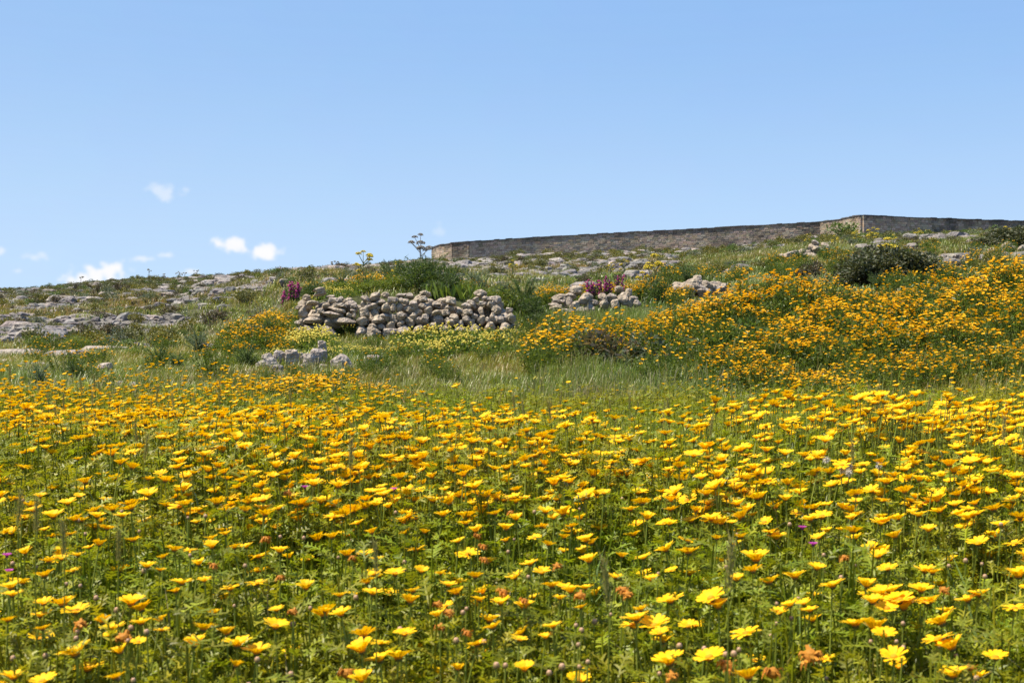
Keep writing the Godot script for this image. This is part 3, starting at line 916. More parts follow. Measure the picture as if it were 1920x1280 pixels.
	one("squill_plant", s.done(), M.leaf, Transform3D(Basis(), sq), "clump of broad upright bright green leaves in the wall gap", "plant")


# ------------------------------------------------------------------ daisies
const YELLOW := Color(0.87, 0.525, 0.004)
const ORANGE := Color(0.80, 0.30, 0.006)


func daisy_head(seed_: int, petals: int, cup: float, fine: bool, mess := 0.12) -> Array:
	# [petals, disc] of a flower 5.2 cm across, its centre at the origin
	rng.seed = seed_
	var s := Shape.new()
	for i in petals:
		var a := TAU * (i + rnd(-0.2, 0.2)) / petals
		var out := Vector3(cos(a), 0, sin(a))
		var side := Vector3(-sin(a), 0, cos(a))
		var e := cup + rnd(-mess, mess)
		var L := 0.0205 * rnd(0.88, 1.08)
		var col := tint(YELLOW, 0.07)
		var p := out * 0.0055
		var m := p + (out * cos(e) + Vector3.UP * sin(e)) * L * 0.55
		var q := m + (out * cos(e - 0.25) + Vector3.UP * sin(e - 0.25)) * L * 0.38
		var tip := q + (out * cos(e - 0.4) + Vector3.UP * sin(e - 0.4)) * L * 0.1
		var w := 0.0044 if fine else 0.0062
		s.quad(p - side * w * 0.45, p + side * w * 0.45, m + side * w, m - side * w, col)
		s.quad(m - side * w, m + side * w, q + side * w * 0.82, q - side * w * 0.82, col)
		if fine:
			s.tri(q - side * w * 0.82, q, tip - side * w * 0.4, col)
			s.tri(q, q + side * w * 0.82, tip + side * w * 0.4, col)
			s.tri(q, tip + side * w * 0.4, tip - side * w * 0.4, col)
	var disc := Shape.new()
	disc.blob(Vector3(0, 0.0005, 0), Vector3(0.0075, 0.0045, 0.0075), Color(0.72, 0.30, 0.008), 4 if fine else 3, 8 if fine else 5)
	disc.blob(Vector3(0, -0.003, 0), Vector3(0.006, 0.0045, 0.006), Color(0.16, 0.15, 0.05), 4 if fine else 3, 7 if fine else 5)
	return [s.done(), disc.done()]


func withered_head(seed_: int) -> ArrayMesh:
	rng.seed = seed_
	var s := Shape.new()
	s.blob(Vector3(0, 0.002, 0), Vector3(0.010, 0.008, 0.010), Color(0.48, 0.20, 0.025), 5, 9)
	for i in 26:
		var a := rnd(0, TAU)
		var out := Vector3(cos(a), 0, sin(a))
		var side := Vector3(-sin(a), 0, cos(a)) * 0.0024
		var p := out * rnd(0.004, 0.009) + Vector3.UP * rnd(0.0, 0.008)
		var m := p + out * 0.006 + Vector3.UP * rnd(-0.004, 0.004)
		s.quad(p - side, p + side, m + side, m - side, tint(Color(0.55, 0.24, 0.03), 0.25))
		s.tri(m - side, m + side, m + out * 0.003 + Vector3.DOWN * rnd(0.003, 0.012), tint(Color(0.5, 0.20, 0.03), 0.25))
	return s.done()


func feather_leaf(s: Shape, at: Vector3, dir: Vector3, L: float, col: Color, pairs := 7) -> void:
	var side := dir.cross(Vector3(rnd(-0.4, 0.4), 1, rnd(-0.4, 0.4))).normalized()
	var up := side.cross(dir).normalized()
	var prev := at
	for k in range(1, pairs + 1):
		var t := k / float(pairs)
		var p := at + dir * L * t - up * L * 0.25 * t * t
		var w := 0.0014
		s.quad(prev - side * w, prev + side * w, p + side * w, p - side * w, col)
		var pl := L * 0.34 * (1.0 - absf(t - 0.5) * 0.9)
		for sg in [-1.0, 1.0]:
			var tipp: Vector3 = p + (side * sg * 0.8 + dir * rnd(0.2, 0.8) + up * rnd(-0.5, 0.6)).normalized() * pl
			var c2 := tint(col, 0.12)
			var mid := p.lerp(tipp, 0.6)
			s.tri(p - dir * 0.0022, p + dir * 0.0022, mid + dir * 0.0028, c2)
			s.tri(p - dir * 0.0022, mid + dir * 0.0028, tipp, c2)
		prev = p


func leaf_mesh(seed_: int) -> ArrayMesh:
	rng.seed = seed_
	var s := Shape.new()
	feather_leaf(s, Vector3.ZERO, Vector3(0.75, 0.65, 0).normalized(), 0.058, Color(0.215, 0.255, 0.014), 7)
	return s.done()


func stem_mesh(seed_: int) -> ArrayMesh:
	# one metre tall, to be scaled
	rng.seed = seed_
	var s := Shape.new()
	var p := Vector3.ZERO
	var col := Color(0.19, 0.23, 0.03)
	for k in range(1, 5):
		var q := Vector3(rnd(-0.02, 0.02), k * 0.25, rnd(-0.02, 0.02)) if k < 4 else Vector3(0, 1, 0)
		s.tube(p, q, 0.0018, 0.0015, 4, col)
		p = q
	return s.done()


func foliage_clump(seed_: int, stems: int, leaves: int, col: Color) -> ArrayMesh:
	rng.seed = seed_
	var s := Shape.new()
	for i in stems:
		var a := rnd(0, TAU)
		var r := sqrt(rng.randf()) * 0.10
		var foot := Vector3(cos(a) * r, 0, sin(a) * r)
		var tip := foot + Vector3(rnd(-0.07, 0.07), rnd(0.30, 0.47), rnd(-0.07, 0.07))
		s.tube(foot, tip, 0.0026, 0.0016, 3, tint(col, 0.15))
		for k in leaves / stems:
			var at := foot.lerp(tip, pow(rng.randf(), 0.75))
			var b := rnd(0, TAU)
			var dir := Vector3(cos(b), rnd(0.15, 1.3), sin(b)).normalized()
			feather_leaf(s, at, dir, rnd(0.028, 0.06), tint(col, 0.28), 5)
	return s.done()


func daisy_bush(seed_: int, blooms: int, cols: Array) -> Array:
	# a rounded crown-daisy plant about 0.9 m across and 0.62 m tall: [foliage, blossoms]
	rng.seed = seed_
	var s := Shape.new()
	var f := Shape.new()
	var tops := []
	for i in 46:
		var a := rnd(0, TAU)
		var r := sqrt(rng.randf())
		var tip := Vector3(cos(a) * r * 0.42, (0.62 - 0.22 * r * r) * rnd(0.8, 1.06), sin(a) * r * 0.42)
		var foot := Vector3(tip.x * 0.45, 0, tip.z * 0.45)
		var col: Color = cols[rng.randi() % cols.size()]
		s.tube(foot, tip, 0.004, 0.002, 3, tint(col, 0.15))
		tops.append([tip, (tip - foot).normalized()])
		for k in 34:
			var p := foot.lerp(tip, pow(rng.randf(), 0.7) * 0.96)
			var dir := (any_dir() + Vector3.UP * 0.5).normalized()
			var side := dir.cross(any_dir()).normalized() * rnd(0.004, 0.009)
			var L := rnd(0.03, 0.075)
			var c2 := tint(col, 0.22)
			s.tri(p, p + dir * L * 0.6 + side, p + dir * L * 0.6 - side, c2)
			s.tri(p + dir * L * 0.6 + side, p + dir * L, p + dir * L * 0.6 - side, c2)
	for i in blooms:
		var t: Array = tops[i % tops.size()]
		var at: Vector3 = t[0] + Vector3(rnd(-0.05, 0.05), rnd(-0.03, 0.045), rnd(-0.05, 0.05))
		var up: Vector3 = (Vector3.UP + any_dir() * 0.35 + Vector3(-0.15, 0, 0.1)).normalized()
		var e := up.cross(any_dir()).normalized()
		var g := up.cross(e)
		var R := rnd(0.021, 0.029)
		var yc := tint(Color(0.87, 0.48, 0.004), 0.10)
		for k in 9:
			var p := TAU * k / 9.0
			var o1 := e * cos(p - 0.3) + g * sin(p - 0.3)
			var o2 := e * cos(p + 0.3) + g * sin(p + 0.3)
			f.quad(at + o1 * R * 0.25, at + o2 * R * 0.25, at + o2 * R + up * R * 0.32, at + o1 * R + up * R * 0.32, yc)
		f.blob(at, Vector3(R * 0.34, R * 0.26, R * 0.34), Color(0.62, 0.24, 0.01), 3, 5)
		s.tube(at - up * 0.05, at, 0.0015, 0.0015, 3, Color(0.10, 0.15, 0.03))
	return [s.done(), f.done()]


func daisy_mound(seed_: int, stems: int, blooms: int, cols: Array) -> Array:
	# a domed stand of crown daisy two metres across and 0.75 m tall: [foliage, blossoms]
	rng.seed = seed_
	var s := Shape.new()
	var f := Shape.new()
	var lump := FastNoiseLite.new()
	lump.seed = seed_
	lump.frequency = 1.6
	var tips := []
	for i in stems:
		var a := rnd(0, TAU)
		var q := sqrt(rng.randf())
		var edge := 1.0 + lump.get_noise_2d(cos(a) * 0.6, sin(a) * 0.6) * 0.45
		var dome := 0.75 * sqrt(maxf(0.04, 1.0 - q * q * 0.95)) * (1.0 + lump.get_noise_2d(cos(a) * q + 7.0, sin(a) * q) * 0.5)
		var tip := Vector3(cos(a) * q * edge * 0.95, dome * rnd(0.86, 1.05), sin(a) * q * edge * 0.95)
		var foot := Vector3(tip.x * 0.85, 0, tip.z * 0.85)
		var col: Color = cols[rng.randi() % cols.size()]
		s.tube(foot, tip, 0.004, 0.002, 3, tint(col, 0.15))
		tips.append([tip, q])
		for k in 22:
			var p := foot.lerp(tip, pow(rng.randf(), 0.55) * 0.98)
			var dir := (any_dir() + Vector3.UP * 0.4).normalized()
			var side := dir.cross(any_dir()).normalized() * rnd(0.006, 0.012)
			var L := rnd(0.04, 0.085)
			var c2 := tint(col, 0.22)
			s.tri(p, p + dir * L * 0.6 + side, p + dir * L * 0.6 - side, c2)
			s.tri(p + dir * L * 0.6 + side, p + dir * L, p + dir * L * 0.6 - side, c2)
	var made := 0
	while made < blooms:
		var t: Array = tips[rng.randi() % tips.size()]
		if rng.randf() < t[1] * t[1] * 1.25 - 0.12:
			continue
		made += 1
		var at: Vector3 = t[0] + Vector3(rnd(-0.06, 0.06), rnd(-0.03, 0.05), rnd(-0.06, 0.06))
		var up: Vector3 = (Vector3.UP + any_dir() * 0.35 + Vector3(-0.15, 0, 0.1)).normalized()
		var e := up.cross(any_dir()).normalized()
		var g := up.cross(e)
		var R := rnd(0.019, 0.028)
		var yc := tint(Color(0.87, 0.48, 0.004), 0.10)
		for k in 8:
			var p := TAU * k / 8.0
			var o1 := e * cos(p - 0.34) + g * sin(p - 0.34)
			var o2 := e * cos(p + 0.34) + g * sin(p + 0.34)
			f.quad(at + o1 * R * 0.25, at + o2 * R * 0.25, at + o2 * R + up * R * 0.32, at + o1 * R + up * R * 0.32, yc)
		f.blob(at, Vector3(R * 0.34, R * 0.26, R * 0.34), Color(0.62, 0.24, 0.01), 3, 5)
	return [s.done(), f.done()]


func build_daisy_bushes() -> void:
	var greens := [Color(0.115, 0.165, 0.022), Color(0.135, 0.185, 0.026), Color(0.09, 0.14, 0.022)]
	var kinds := []
	for k in 6:
		kinds.append(daisy_bush(800 + k, [84, 66, 110, 44, 24, 10][k], greens))
	var domes := []
	for k in 5:
		domes.append(daisy_mound(850 + k, 330, [420, 340, 500, 260, 150][k], greens))
	rng.seed = 6
	for a in [[1440, 12.3, 0.62, 0.72, 0, "front left dome of the right flower slope"], [1555, 12.0, 0.55, 0.7, 1, "front dome of the right slope beside a dark gap"], [1690, 12.6, 0.7, 0.72, 0, "front middle dome of the right flower slope"], [1830, 12.8, 0.62, 0.72, 3, "front right dome of the right flower slope"], [1950, 13.0, 0.7, 0.75, 0, "front dome cut by the right frame edge"], [1370, 13.4, 0.58, 0.75, 1, "dome left behind the front left one"], [1490, 14.0, 0.75, 0.72, 2, "broad dome in the second rank left"], [1630, 14.4, 0.8, 0.7, 0, "broad dome in the second rank middle"], [1770, 14.6, 0.75, 0.72, 2, "broad dome in the second rank right"], [1910, 15.0, 0.8, 0.75, 0, "second rank dome near the right frame edge"],
			[1560, 16.2, 0.85, 0.7, 2, "third rank dome above the middle of the slope"], [1710, 16.6, 0.85, 0.72, 0, "third rank dome below the dark thicket"], [1860, 16.8, 0.9, 0.75, 2, "third rank dome on the right"], [1985, 17.2, 0.9, 0.8, 2, "third rank dome beyond the right frame edge"], [1265, 16.9, 0.7, 0.72, 1, "crest dome nearest the short stone wall"], [1350, 17.5, 0.8, 0.8, 2, "crest dome below the brown stone heap"], [1450, 18.2, 0.95, 0.85, 2, "highest crest dome left of the dark thicket"], [1550, 18.8, 0.85, 0.75, 0, "crest dome just left of the dark thicket"], [1640, 19.0, 0.75, 0.55, 1, "low crest dome in front of the dark thicket"], [1770, 19.2, 0.85, 0.7, 0, "crest dome right of the dark thicket"], [1890, 19.4, 0.95, 0.8, 2, "crest dome near the right frame edge"],
			[1170, 15.6, 0.65, 0.75, 4, "green dome with few blooms below the short wall"], [1085, 15.6, 0.6, 0.7, 3, "dome on the bank right of the ruin"], [1240, 15.2, 0.62, 0.8, 4, "green dome in the hollow left of the slope"], [1325, 15.4, 0.7, 0.8, 4, "green shaded dome under the upper crest"],
			[475, 12.0, 0.42, 0.6, 3, "left end of the low flower mound before the rubble"], [560, 12.0, 0.52, 0.75, 1, "left half of the low flower mound before the rubble"], [635, 12.0, 0.55, 0.78, 0, "crown of the low flower mound before the rubble"], [715, 12.0, 0.48, 0.6, 3, "right end of the low flower mound before the rubble"], [495, 17.7, 0.6, 0.72, 3, "dome on the bank left of the ruin"], [518, 18.9, 0.5, 0.6, 1, "dome high on the bank left of the ruin"], [470, 16.6, 0.5, 0.7, 4, "green dome low on the bank left of the ruin"], [650, 21.2, 0.5, 0.5, 1, "dome on the terrace above the left stones"], [700, 21.4, 0.5, 0.5, 3, "dome on the terrace above the middle stones"], [1060, 23.4, 0.7, 0.55, 1, "dome left behind the short wall"], [1185, 23.6, 0.7, 0.55, 0, "dome right behind the short wall"]]:
		var o := thing("daisy_mound", "rounded stand of crown daisies, " + a[5], "daisy mound", place(spot(a[0], a[1]) + Vector3.DOWN * 0.04, rnd(0, TAU), a[2] * 1.08, 0, 0, a[3] * 1.28), "rounded daisy stands")
		part("foliage", domes[a[4]][0], M.leaf, o)
		part("blossoms", domes[a[4]][1], M.petal, o)
	rng.seed = 5
	var spots := []
	var where := [
		# centre range of bearing, distance range, tries, spacing, bush kinds, size range, words
		[[1330, 1990], [11.2, 12.9], 200, 0.75, [3, 4, 5, 5], [0.45, 0.75], "in the front ranks of the right flower slope"],
		[[1240, 1990], [12.9, 14.4], 200, 0.8, [3, 4, 5, 1], [0.55, 0.85], "in the middle ranks of the right flower slope"],
		[[1480, 1990], [14.4, 16.4], 200, 0.8, [1, 3, 3, 4], [0.6, 0.9], "in the rear ranks of the right flower slope"],
		[[1235, 1990], [16.4, 19.6], 400, 0.8, [1, 3, 0, 4], [0.6, 0.9], "along the upper crest of the right flower slope"],
		[[1000, 1240], [14.4, 16.4], 300, 0.4, [3, 4, 4, 1], [0.7, 1.0], "on the bank between ruined wall and flower slope"],
		[[430, 780], [11.4, 12.5], 240, 0.5, [1, 3, 4, 3], [0.4, 0.6], "on the low mound in front of the rubble row"],
		[[190, 300], [11.3, 12.2], 30, 0.5, [3, 4], [0.45, 0.6], "at the rear left edge of the meadow"],
		[[440, 540], [15.4, 19.8], 360, 0.45, [0, 3, 1, 4], [0.4, 0.62], "on the slope left of the ruined wall"],
		[[565, 730], [20.3, 22.2], 90, 0.45, [3, 1, 0], [0.42, 0.58], "on the terrace above the left stones"],
		[[760, 960], [20.6, 23.0], 70, 0.6, [4, 3, 5], [0.45, 0.6], "on the terrace above the right stones"],
		[[1010, 1230], [22.5, 25.5], 120, 0.6, [1, 3, 0], [0.55, 0.8], "in the yellow band behind the short stone wall"],
		[[1230, 1290], [21.5, 23.5], 30, 0.6, [1, 0], [0.5, 0.7], "beside the brown stone heap"],
		[[690, 1010], [14.2, 16.8], 120, 0.5, [5, 4, 5, 5], [0.34, 0.56], "in grass below the ruined wall"],
		[[470, 700], [13.0, 15.0], 60, 0.55, [5, 4], [0.3, 0.45], "in the grass round the rubble row"],
		[[780, 1000], [17.2, 18.0], 40, 0.45, [5, 5, 4], [0.34, 0.5], "close against the ruined wall"],
		[[60, 380], [13.5, 22.0], 130, 0.8, [5, 5, 4], [0.35, 0.6], "in the rough grass round the left ledges"],
		[[1240, 1900], [22.0, 42.0], 240, 1.3, [5, 4, 3], [0.5, 0.9], "on the grassy slope above the right flowers"],
		[[380, 470], [13.6, 16.0], 40, 0.8, [4, 5], [0.5, 0.7], "in the grass left of the rubble row"]]
	for w in where:
		for t in w[2]:
			var d := rnd(w[1][0], w[1][1])
			var u := rnd(w[0][0], w[0][1])
			if w[6].begins_with("along") and u < 1330 - (d - 16.4) * 30.0:
				if d > 18.0: continue
			var p := spot(u, d)
			if n_patch.get_noise_2d(p.x * 3.0, p.z * 3.0) < (-0.2 if w[0][1] > 1900 else -0.33) and not w[6].begins_with("on the bank"):
				continue
			var ok := true
			for q in spots:
				if Vector2(q.x - p.x, q.z - p.z).length() < w[3]:
					ok = false
					break
			if not ok:
				continue
			spots.append(p)
			var k: int = w[4][rng.randi() % w[4].size()]
			var size := rnd(w[5][0], w[5][1])
			var o := thing("daisy_bush", "%s daisy bush with %s blooms %s" % ["tall" if size > (w[5][0] + w[5][1]) / 2.0 else "low", ["many", "many", "crowded", "scattered", "few", "hardly any"][k], w[6]], "daisy bush", place(p, rnd(0, TAU), size, 0, 0, rnd(0.85, 1.1)), "daisy bushes " + w[6])
			part("foliage", kinds[k][0], M.leaf, o)
			part("blossoms", kinds[k][1], M.petal, o)
	# pale yellow sorrel round the stones
	rng.seed = 14
	var sor := []
	for k in 4:
		var s := Shape.new()
		var f := Shape.new()
		for i in 260:
			var a := rnd(0, TAU)
			var r := sqrt(rng.randf()) * 0.3
			var p := Vector3(cos(a) * r, rnd(0.02, 0.20) * (1.2 - r * 1.6), sin(a) * r)
			var dir := (any_dir() + Vector3.UP * 0.6).normalized()
			var side := dir.cross(any_dir()).normalized() * 0.016
			s.tri(p, p + dir * 0.03 + side, p + dir * 0.03 - side, tint(Color(0.13, 0.19, 0.03), 0.25))
		for i in [30, 14, 44, 6][k]:
			var a := rnd(0, TAU)
			var r := sqrt(rng.randf()) * 0.28
			var p := Vector3(cos(a) * r, 0.26 * (1.15 - r * 1.6) + rnd(-0.05, 0.04), sin(a) * r)
			f.blob(p, Vector3(0.015, 0.011, 0.015), tint(Color(0.78, 0.68, 0.14), 0.12), 3, 5)
			s.tube(p - Vector3.UP * 0.09, p, 0.0015, 0.0015, 3, Color(0.14, 0.2, 0.04))
		sor.append([s.done(), f.done()])
	for w in [[[545, 600], [16.6, 18.0], 22, "at the left foot of the ruined wall"], [[600, 760], [16.0, 17.0], 16, "below the dark wall opening"], [[760, 960], [16.3, 17.9], 40, "at the right foot of the ruined wall"], [[560, 660], [18.6, 19.6], 18, "between the upper left wall stones"], [[950, 1010], [17.0, 19.0], 10, "beside the right end of the ruined wall"], [[1000, 1300], [13.4, 14.6], 12, "in the grass below the flower slope"], [[520, 640], [15.3, 16.4], 16, "above the rubble row"]]:
		for i in w[2]:
			var p := spot(rnd(w[0][0], w[0][1]), rnd(w[1][0], w[1][1]))
			var k: int = rng.randi() % 4
			var o := thing("sorrel_clump", "low green clump with small pale yellow flowers " + w[3], "flower clump", place(p, rnd(0, TAU), rnd(0.42, 0.75) * (1.5 if w[3].begins_with("at the") else 1.0)), "pale yellow flower clumps " + w[3])
			part("foliage", sor[k][0], M.leaf, o)
			part("blossoms", sor[k][1], M.petal, o)


# ------------------------------------------------------------------ tall single plants
func build_tall_plants() -> void:
	rng.seed = 33
	for a in [[787, 498, 36.0, 1.25, true, "tall dry fennel with grey umbels against the sky, left of the long wall"], [679, 520, 27.0, 0.68, false, "yellow flowered fennel stalk on the skyline above the left terrace"], [742, 520, 26.0, 0.42, false, "yellow flowered fennel stalk behind the middle of the terrace"], [960, 518, 40.0, 0.55, false, "yellow flowered fennel below the left part of the long wall"], [1226, 530, 25.0, 0.75, false, "bright yellow fennel head above the dark upright fennel"], [1203, 530, 25.0, 0.42, false, "spreading yellow fennel left of the bright yellow head"], [1145, 510, 40.0, 0.4, false, "small yellow fennel behind the pink flowers"], [1170, 508, 42.0, 0.55, false, "slender yellow fennel right of the small one behind the pink flowers"],
			[1637, 462, 70.0, 1.3, false, "yellow fennel in front of the wall corner"], [1606, 462, 72.0, 1.0, false, "yellow fennel just left of the wall corner"], [1675, 462, 70.0, 0.8, false, "low yellow fennel right of the wall corner"], [1723, 462, 72.0, 1.0, false, "yellow fennel against the right wall stretch"], [1513, 465, 80.0, 0.9, false, "yellow fennel left of the feathery bush at the wall"], [1564, 475, 60.0, 0.7, false, "small yellow fennel above the thicket's left side"], [1885, 462, 48.0, 0.8, false, "yellow fennel by the dark bush at the right edge"], [1663, 490, 26.3, 0.85, false, "yellow fennel growing out of the dark thicket"]]:
		var base := spot(a[0], a[2])
		var o := thing("flowering_fennel" if not a[4] else "dry_fennel", a[5], "fennel", Transform3D(Basis(), base))
		var H: float = a[3] + (0.0 if a[2] > 60.0 else 0.1)
		var s := Shape.new()
		var stalk := Color(0.17, 0.18, 0.06) if not a[4] else Color(0.14, 0.12, 0.10)
		var w: float = 0.012 * (1.0 + a[2] / 90.0)
		s.tube(Vector3.ZERO, Vector3(0.02, H * 0.72, 0), w, w * 0.7, 5, stalk)
		var heads := []
		for i in 9:
			var ang := rnd(0, TAU)
			var from := Vector3(0.02, H * rnd(0.35, 0.72), 0)
			var to := from + Vector3(cos(ang) * H * 0.2, H * rnd(0.12, 0.26), sin(ang) * H * 0.2)
			if i == 0: to = Vector3(0.02, H, 0)
			s.tube(from, to, w * 0.6, w * 0.35, 4, stalk)
			heads.append(to)
		part("stalk", s.done(), M.stem, o)
		for h in heads:
			var f := Shape.new()
			var R: float = H * rnd(0.06, 0.10)
			for i in 46:
				var dir := any_dir()
				if dir.y < -0.2: dir.y = -dir.y
				var p := dir * R * Vector3(1, 0.6, 1)
				f.tube(Vector3.ZERO, p * 0.9, w * 0.12, w * 0.12, 3, stalk)
				f.blob(p, Vector3.ONE * R * 0.16, tint(Color(0.62, 0.50, 0.03) if not a[4] else Color(0.20, 0.18, 0.15), 0.15), 2, 4)
			part("umbel", f.done(), M.petal if not a[4] else M.dry, o, Transform3D(Basis(), h))
	# thin dead stalks on the left skyline
	for a in [[150, 180.0, 1.6], [278, 176.0, 1.5], [306, 172.0, 1.1], [334, 178.0, 1.2], [345, 175.0, 1.0], [368, 176.0, 1.2], [500, 170.0, 1.3], [628, 120.0, 1.2], [460, 172.0, 1.0]]:
		var o := thing("dead_stalk", "thin dead plant stalk standing on the left skyline", "stalk", Transform3D(Basis(), spot(a[0], a[1])), "dead stalks on the left skyline")
		var s := Shape.new()
		s.tube(Vector3.ZERO, Vector3(0.1, a[2], 0), 0.05, 0.03, 4, Color(0.2, 0.18, 0.15))
		part("stalk", s.done(), M.dry, o)
		var f := Shape.new()
		for i in 5:
			f.blob(Vector3(rnd(-0.35, 0.35), a[2] + rnd(-0.3, 0.15), rnd(-0.3, 0.3)), Vector3(0.13, 0.08, 0.13), Color(0.24, 0.22, 0.17), 3, 5)
		part("seed_head", f.done(), M.dry, o)
	# pink snapdragons
	for a in [[1132, 572, 20.9, 0.62, 26, "magenta flowering plant spilling over the short stone wall"], [1108, 560, 21.0, 0.45, 14, "magenta flowers left of the plant on the short wall"], [1160, 552, 21.4, 0.5, 9, "few pink flowers right of the plant on the short wall"], [552, 552, 19.6, 0.4, 16, "magenta flowers at the left corner of the terrace"], [535, 556, 19.9, 0.32, 9, "small magenta flowers furthest left by the terrace corner"]]:
		var o := thing("snapdragon", a[5], "flower", Transform3D(Basis(), spot(a[0], a[2]) if a[0] < 600 else sight(a[0], a[1] + 14, a[2])))
		var s := Shape.new()
		var f := Shape.new()
		for i in a[4] * 2:
			var top: Vector3 = Vector3(rnd(-0.24, 0.24), rnd(0.5, 1.0), rnd(-0.15, 0.15)) * a[3]
			var foot := Vector3(top.x * 0.4, -0.1, top.z * 0.4)
			s.tube(foot, top, 0.004, 0.003, 3, tint(Color(0.10, 0.14, 0.04), 0.2))
			for k in 8:
				var p := foot.lerp(top, rnd(0.1, 0.9))
				var dir := (any_dir() + Vector3.UP * 0.5).normalized()
				var side := dir.cross(any_dir()).normalized() * 0.007
				s.tri(p - side, p + side, p + dir * 0.07, tint(Color(0.09, 0.13, 0.04), 0.25))
			if i % 2 == 0:
				for k in 7:
					f.blob(foot.lerp(top, rnd(0.72, 1.02)) + any_dir() * 0.022, Vector3(0.016, 0.014, 0.016), tint(Color(0.46, 0.06, 0.24), 0.25), 3, 5)
		part("stems", s.done(), M.leaf, o)
		part("blossoms", f.done(), M.petal, o)


# ------------------------------------------------------------------ grass
func grass_tuft(seed_: int, blades: int, tall: float, wide: float, spread: float, cols: Array) -> ArrayMesh:
	rng.seed = seed_
	var s := Shape.new()
	for i in blades:
		var a := rnd(0, TAU)
		var r := sqrt(rng.randf()) * spread
		var foot := Vector3(cos(a) * r, 0, sin(a) * r)
		var b := rnd(0, TAU)
		var out := Vector3(cos(b), 0, sin(b))
		var side := Vector3(-sin(b), 0, cos(b)) * wide * rnd(0.7, 1.2)
		var H := tall * rnd(0.5, 1.1)
		var bend := H * rnd(0.1, 0.6)
		var col: Color = tint(cols[rng.randi() % cols.size()], 0.2)
		var m := foot + Vector3.UP * H * 0.55 + out * bend * 0.25
		var q := foot + Vector3.UP * H * 0.88 + out * bend * 0.62
		s.quad(foot - side, foot + side, m + side * 0.85, m - side * 0.85, col)
		s.quad(m - side * 0.85, m + side * 0.85, q + side * 0.5, q - side * 0.5, col)
		s.tri(q - side * 0.5, q + side * 0.5, foot + Vector3.UP * H * 0.97 + out * bend, col)
	return s.done()


func build_grass() -> void:
	var fresh := [Color(0.185, 0.225, 0.03), Color(0.21, 0.24, 0.036), Color(0.155, 0.20, 0.028), Color(0.27, 0.255, 0.075)]
	var straw := [Color(0.30, 0.26, 0.11), Color(0.22, 0.23, 0.065), Color(0.36, 0.30, 0.16), Color(0.17, 0.205, 0.045)]
	var near := []
	var far := []
	for k in 4:
		near.append(grass_tuft(900 + k, 34, 0.22, 0.0026, 0.12, fresh if k < 3 else straw))
		far.append(grass_tuft(920 + k, 44, 0.34, 0.009, 0.32, fresh if k % 2 == 0 else straw))
	rng.seed = 70
	var kinds := []
	for k in 4: kinds.append(["grass", near[k], M.grass, [], []])
	for k in 4: kinds.append(["grass", far[k], M.grass, [], []])
	# field grass between the meadow and the wall
	for i in 15500:
		var d := sqrt(rnd(4.6 * 4.6, 20.0 * 20.0))
		var x := rnd(-1, 1) * (0.47 * d + 0.5)
		var u := 960.0 + F * x / d
		if u > 560 and u < 965 and d > 18.0: continue
		var k := rng.randi() % 4
		var tall := rnd(0.7, 1.25)
		if u < 430 and d > 11.5: tall *= 0.5
		if u >= 430 and u < 1010 and d > 12.4: tall *= 0.5
		var hue := n_patch.get_noise_2d(x * 2.0, d * 2.0)
		kinds[k][3].append(place(Vector3(x, height(x, -d) - 0.01, -d), rnd(0, TAU), rnd(0.9, 1.4), rnd(0, 0.2), rnd(0, TAU), tall))
		kinds[k][4].append(tint(Color(1.0 + hue * 0.3, 1.0, 0.95 - hue * 0.2), 0.18))
	for i in 20000:
		var d := sqrt(rnd(19.2 * 19.2, 90.0 * 90.0)) if i < 14000 else sqrt(rnd(90.0 * 90.0, 180.0 * 180.0))
		var x := rnd(-1, 1) * (0.47 * d + 0.5)
		var rk := rockiness(x, -d)
		if rk > 0.36 + rnd(-0.1, 0.15): continue
		var k := 4 + rng.randi() % 4
		var s := rnd(0.6, 1.0) * (0.75 + d / 70.0 if d < 90.0 else 1.7)
		var hue := n_patch.get_noise_2d(x * 0.7, d * 0.7)
		kinds[k][3].append(place(Vector3(x, height(x, -d) - 0.02, -d), rnd(0, TAU), s, rnd(0, 0.15), rnd(0, TAU), rnd(0.5, 0.9) * (0.6 if d < 34.0 else 0.8)))
		var dryness := smooth(40.0, 70.0, d) * smooth(1500.0, 1100.0, 960.0 + F * x / d)
		kinds[k][4].append(tint(Color(1.0 + hue * 0.35, lerpf(1.0, 0.84, dryness), 0.95 - hue * 0.2), 0.2))
	mass("field_grass", "fine green and straw coloured grass covering the slopes", "grass", kinds)


# ------------------------------------------------------------------ the meadow in front
func tops(d: float) -> float:
	# height of the flower heads relative to the eye
	var D := [1.2, 2.05, 2.45, 2.95, 3.4, 4.3, 5.2, 6.5, 8.5, 10.0, 12.5]
	var H := [-0.62, -0.54, -0.485, -0.445, -0.38, -0.30, -0.33, -0.40, -0.43, -0.37, -0.2]
	for k in D.size() - 1:
		if d <= D[k + 1]:
			return lerpf(H[k], H[k + 1], clampf((d - D[k]) / (D[k + 1] - D[k]), 0, 1))
	return H[-1]


func depth_of(v: float) -> float:
	# distance at which the flower heads lie along a given line of sight
	var a := 1.3
	var b := 4.3
	for i in 24:
		var m := (a + b) / 2.0
		if 640.0 - tops(m) / m * F > v: a = m
		else: b = m
	return a


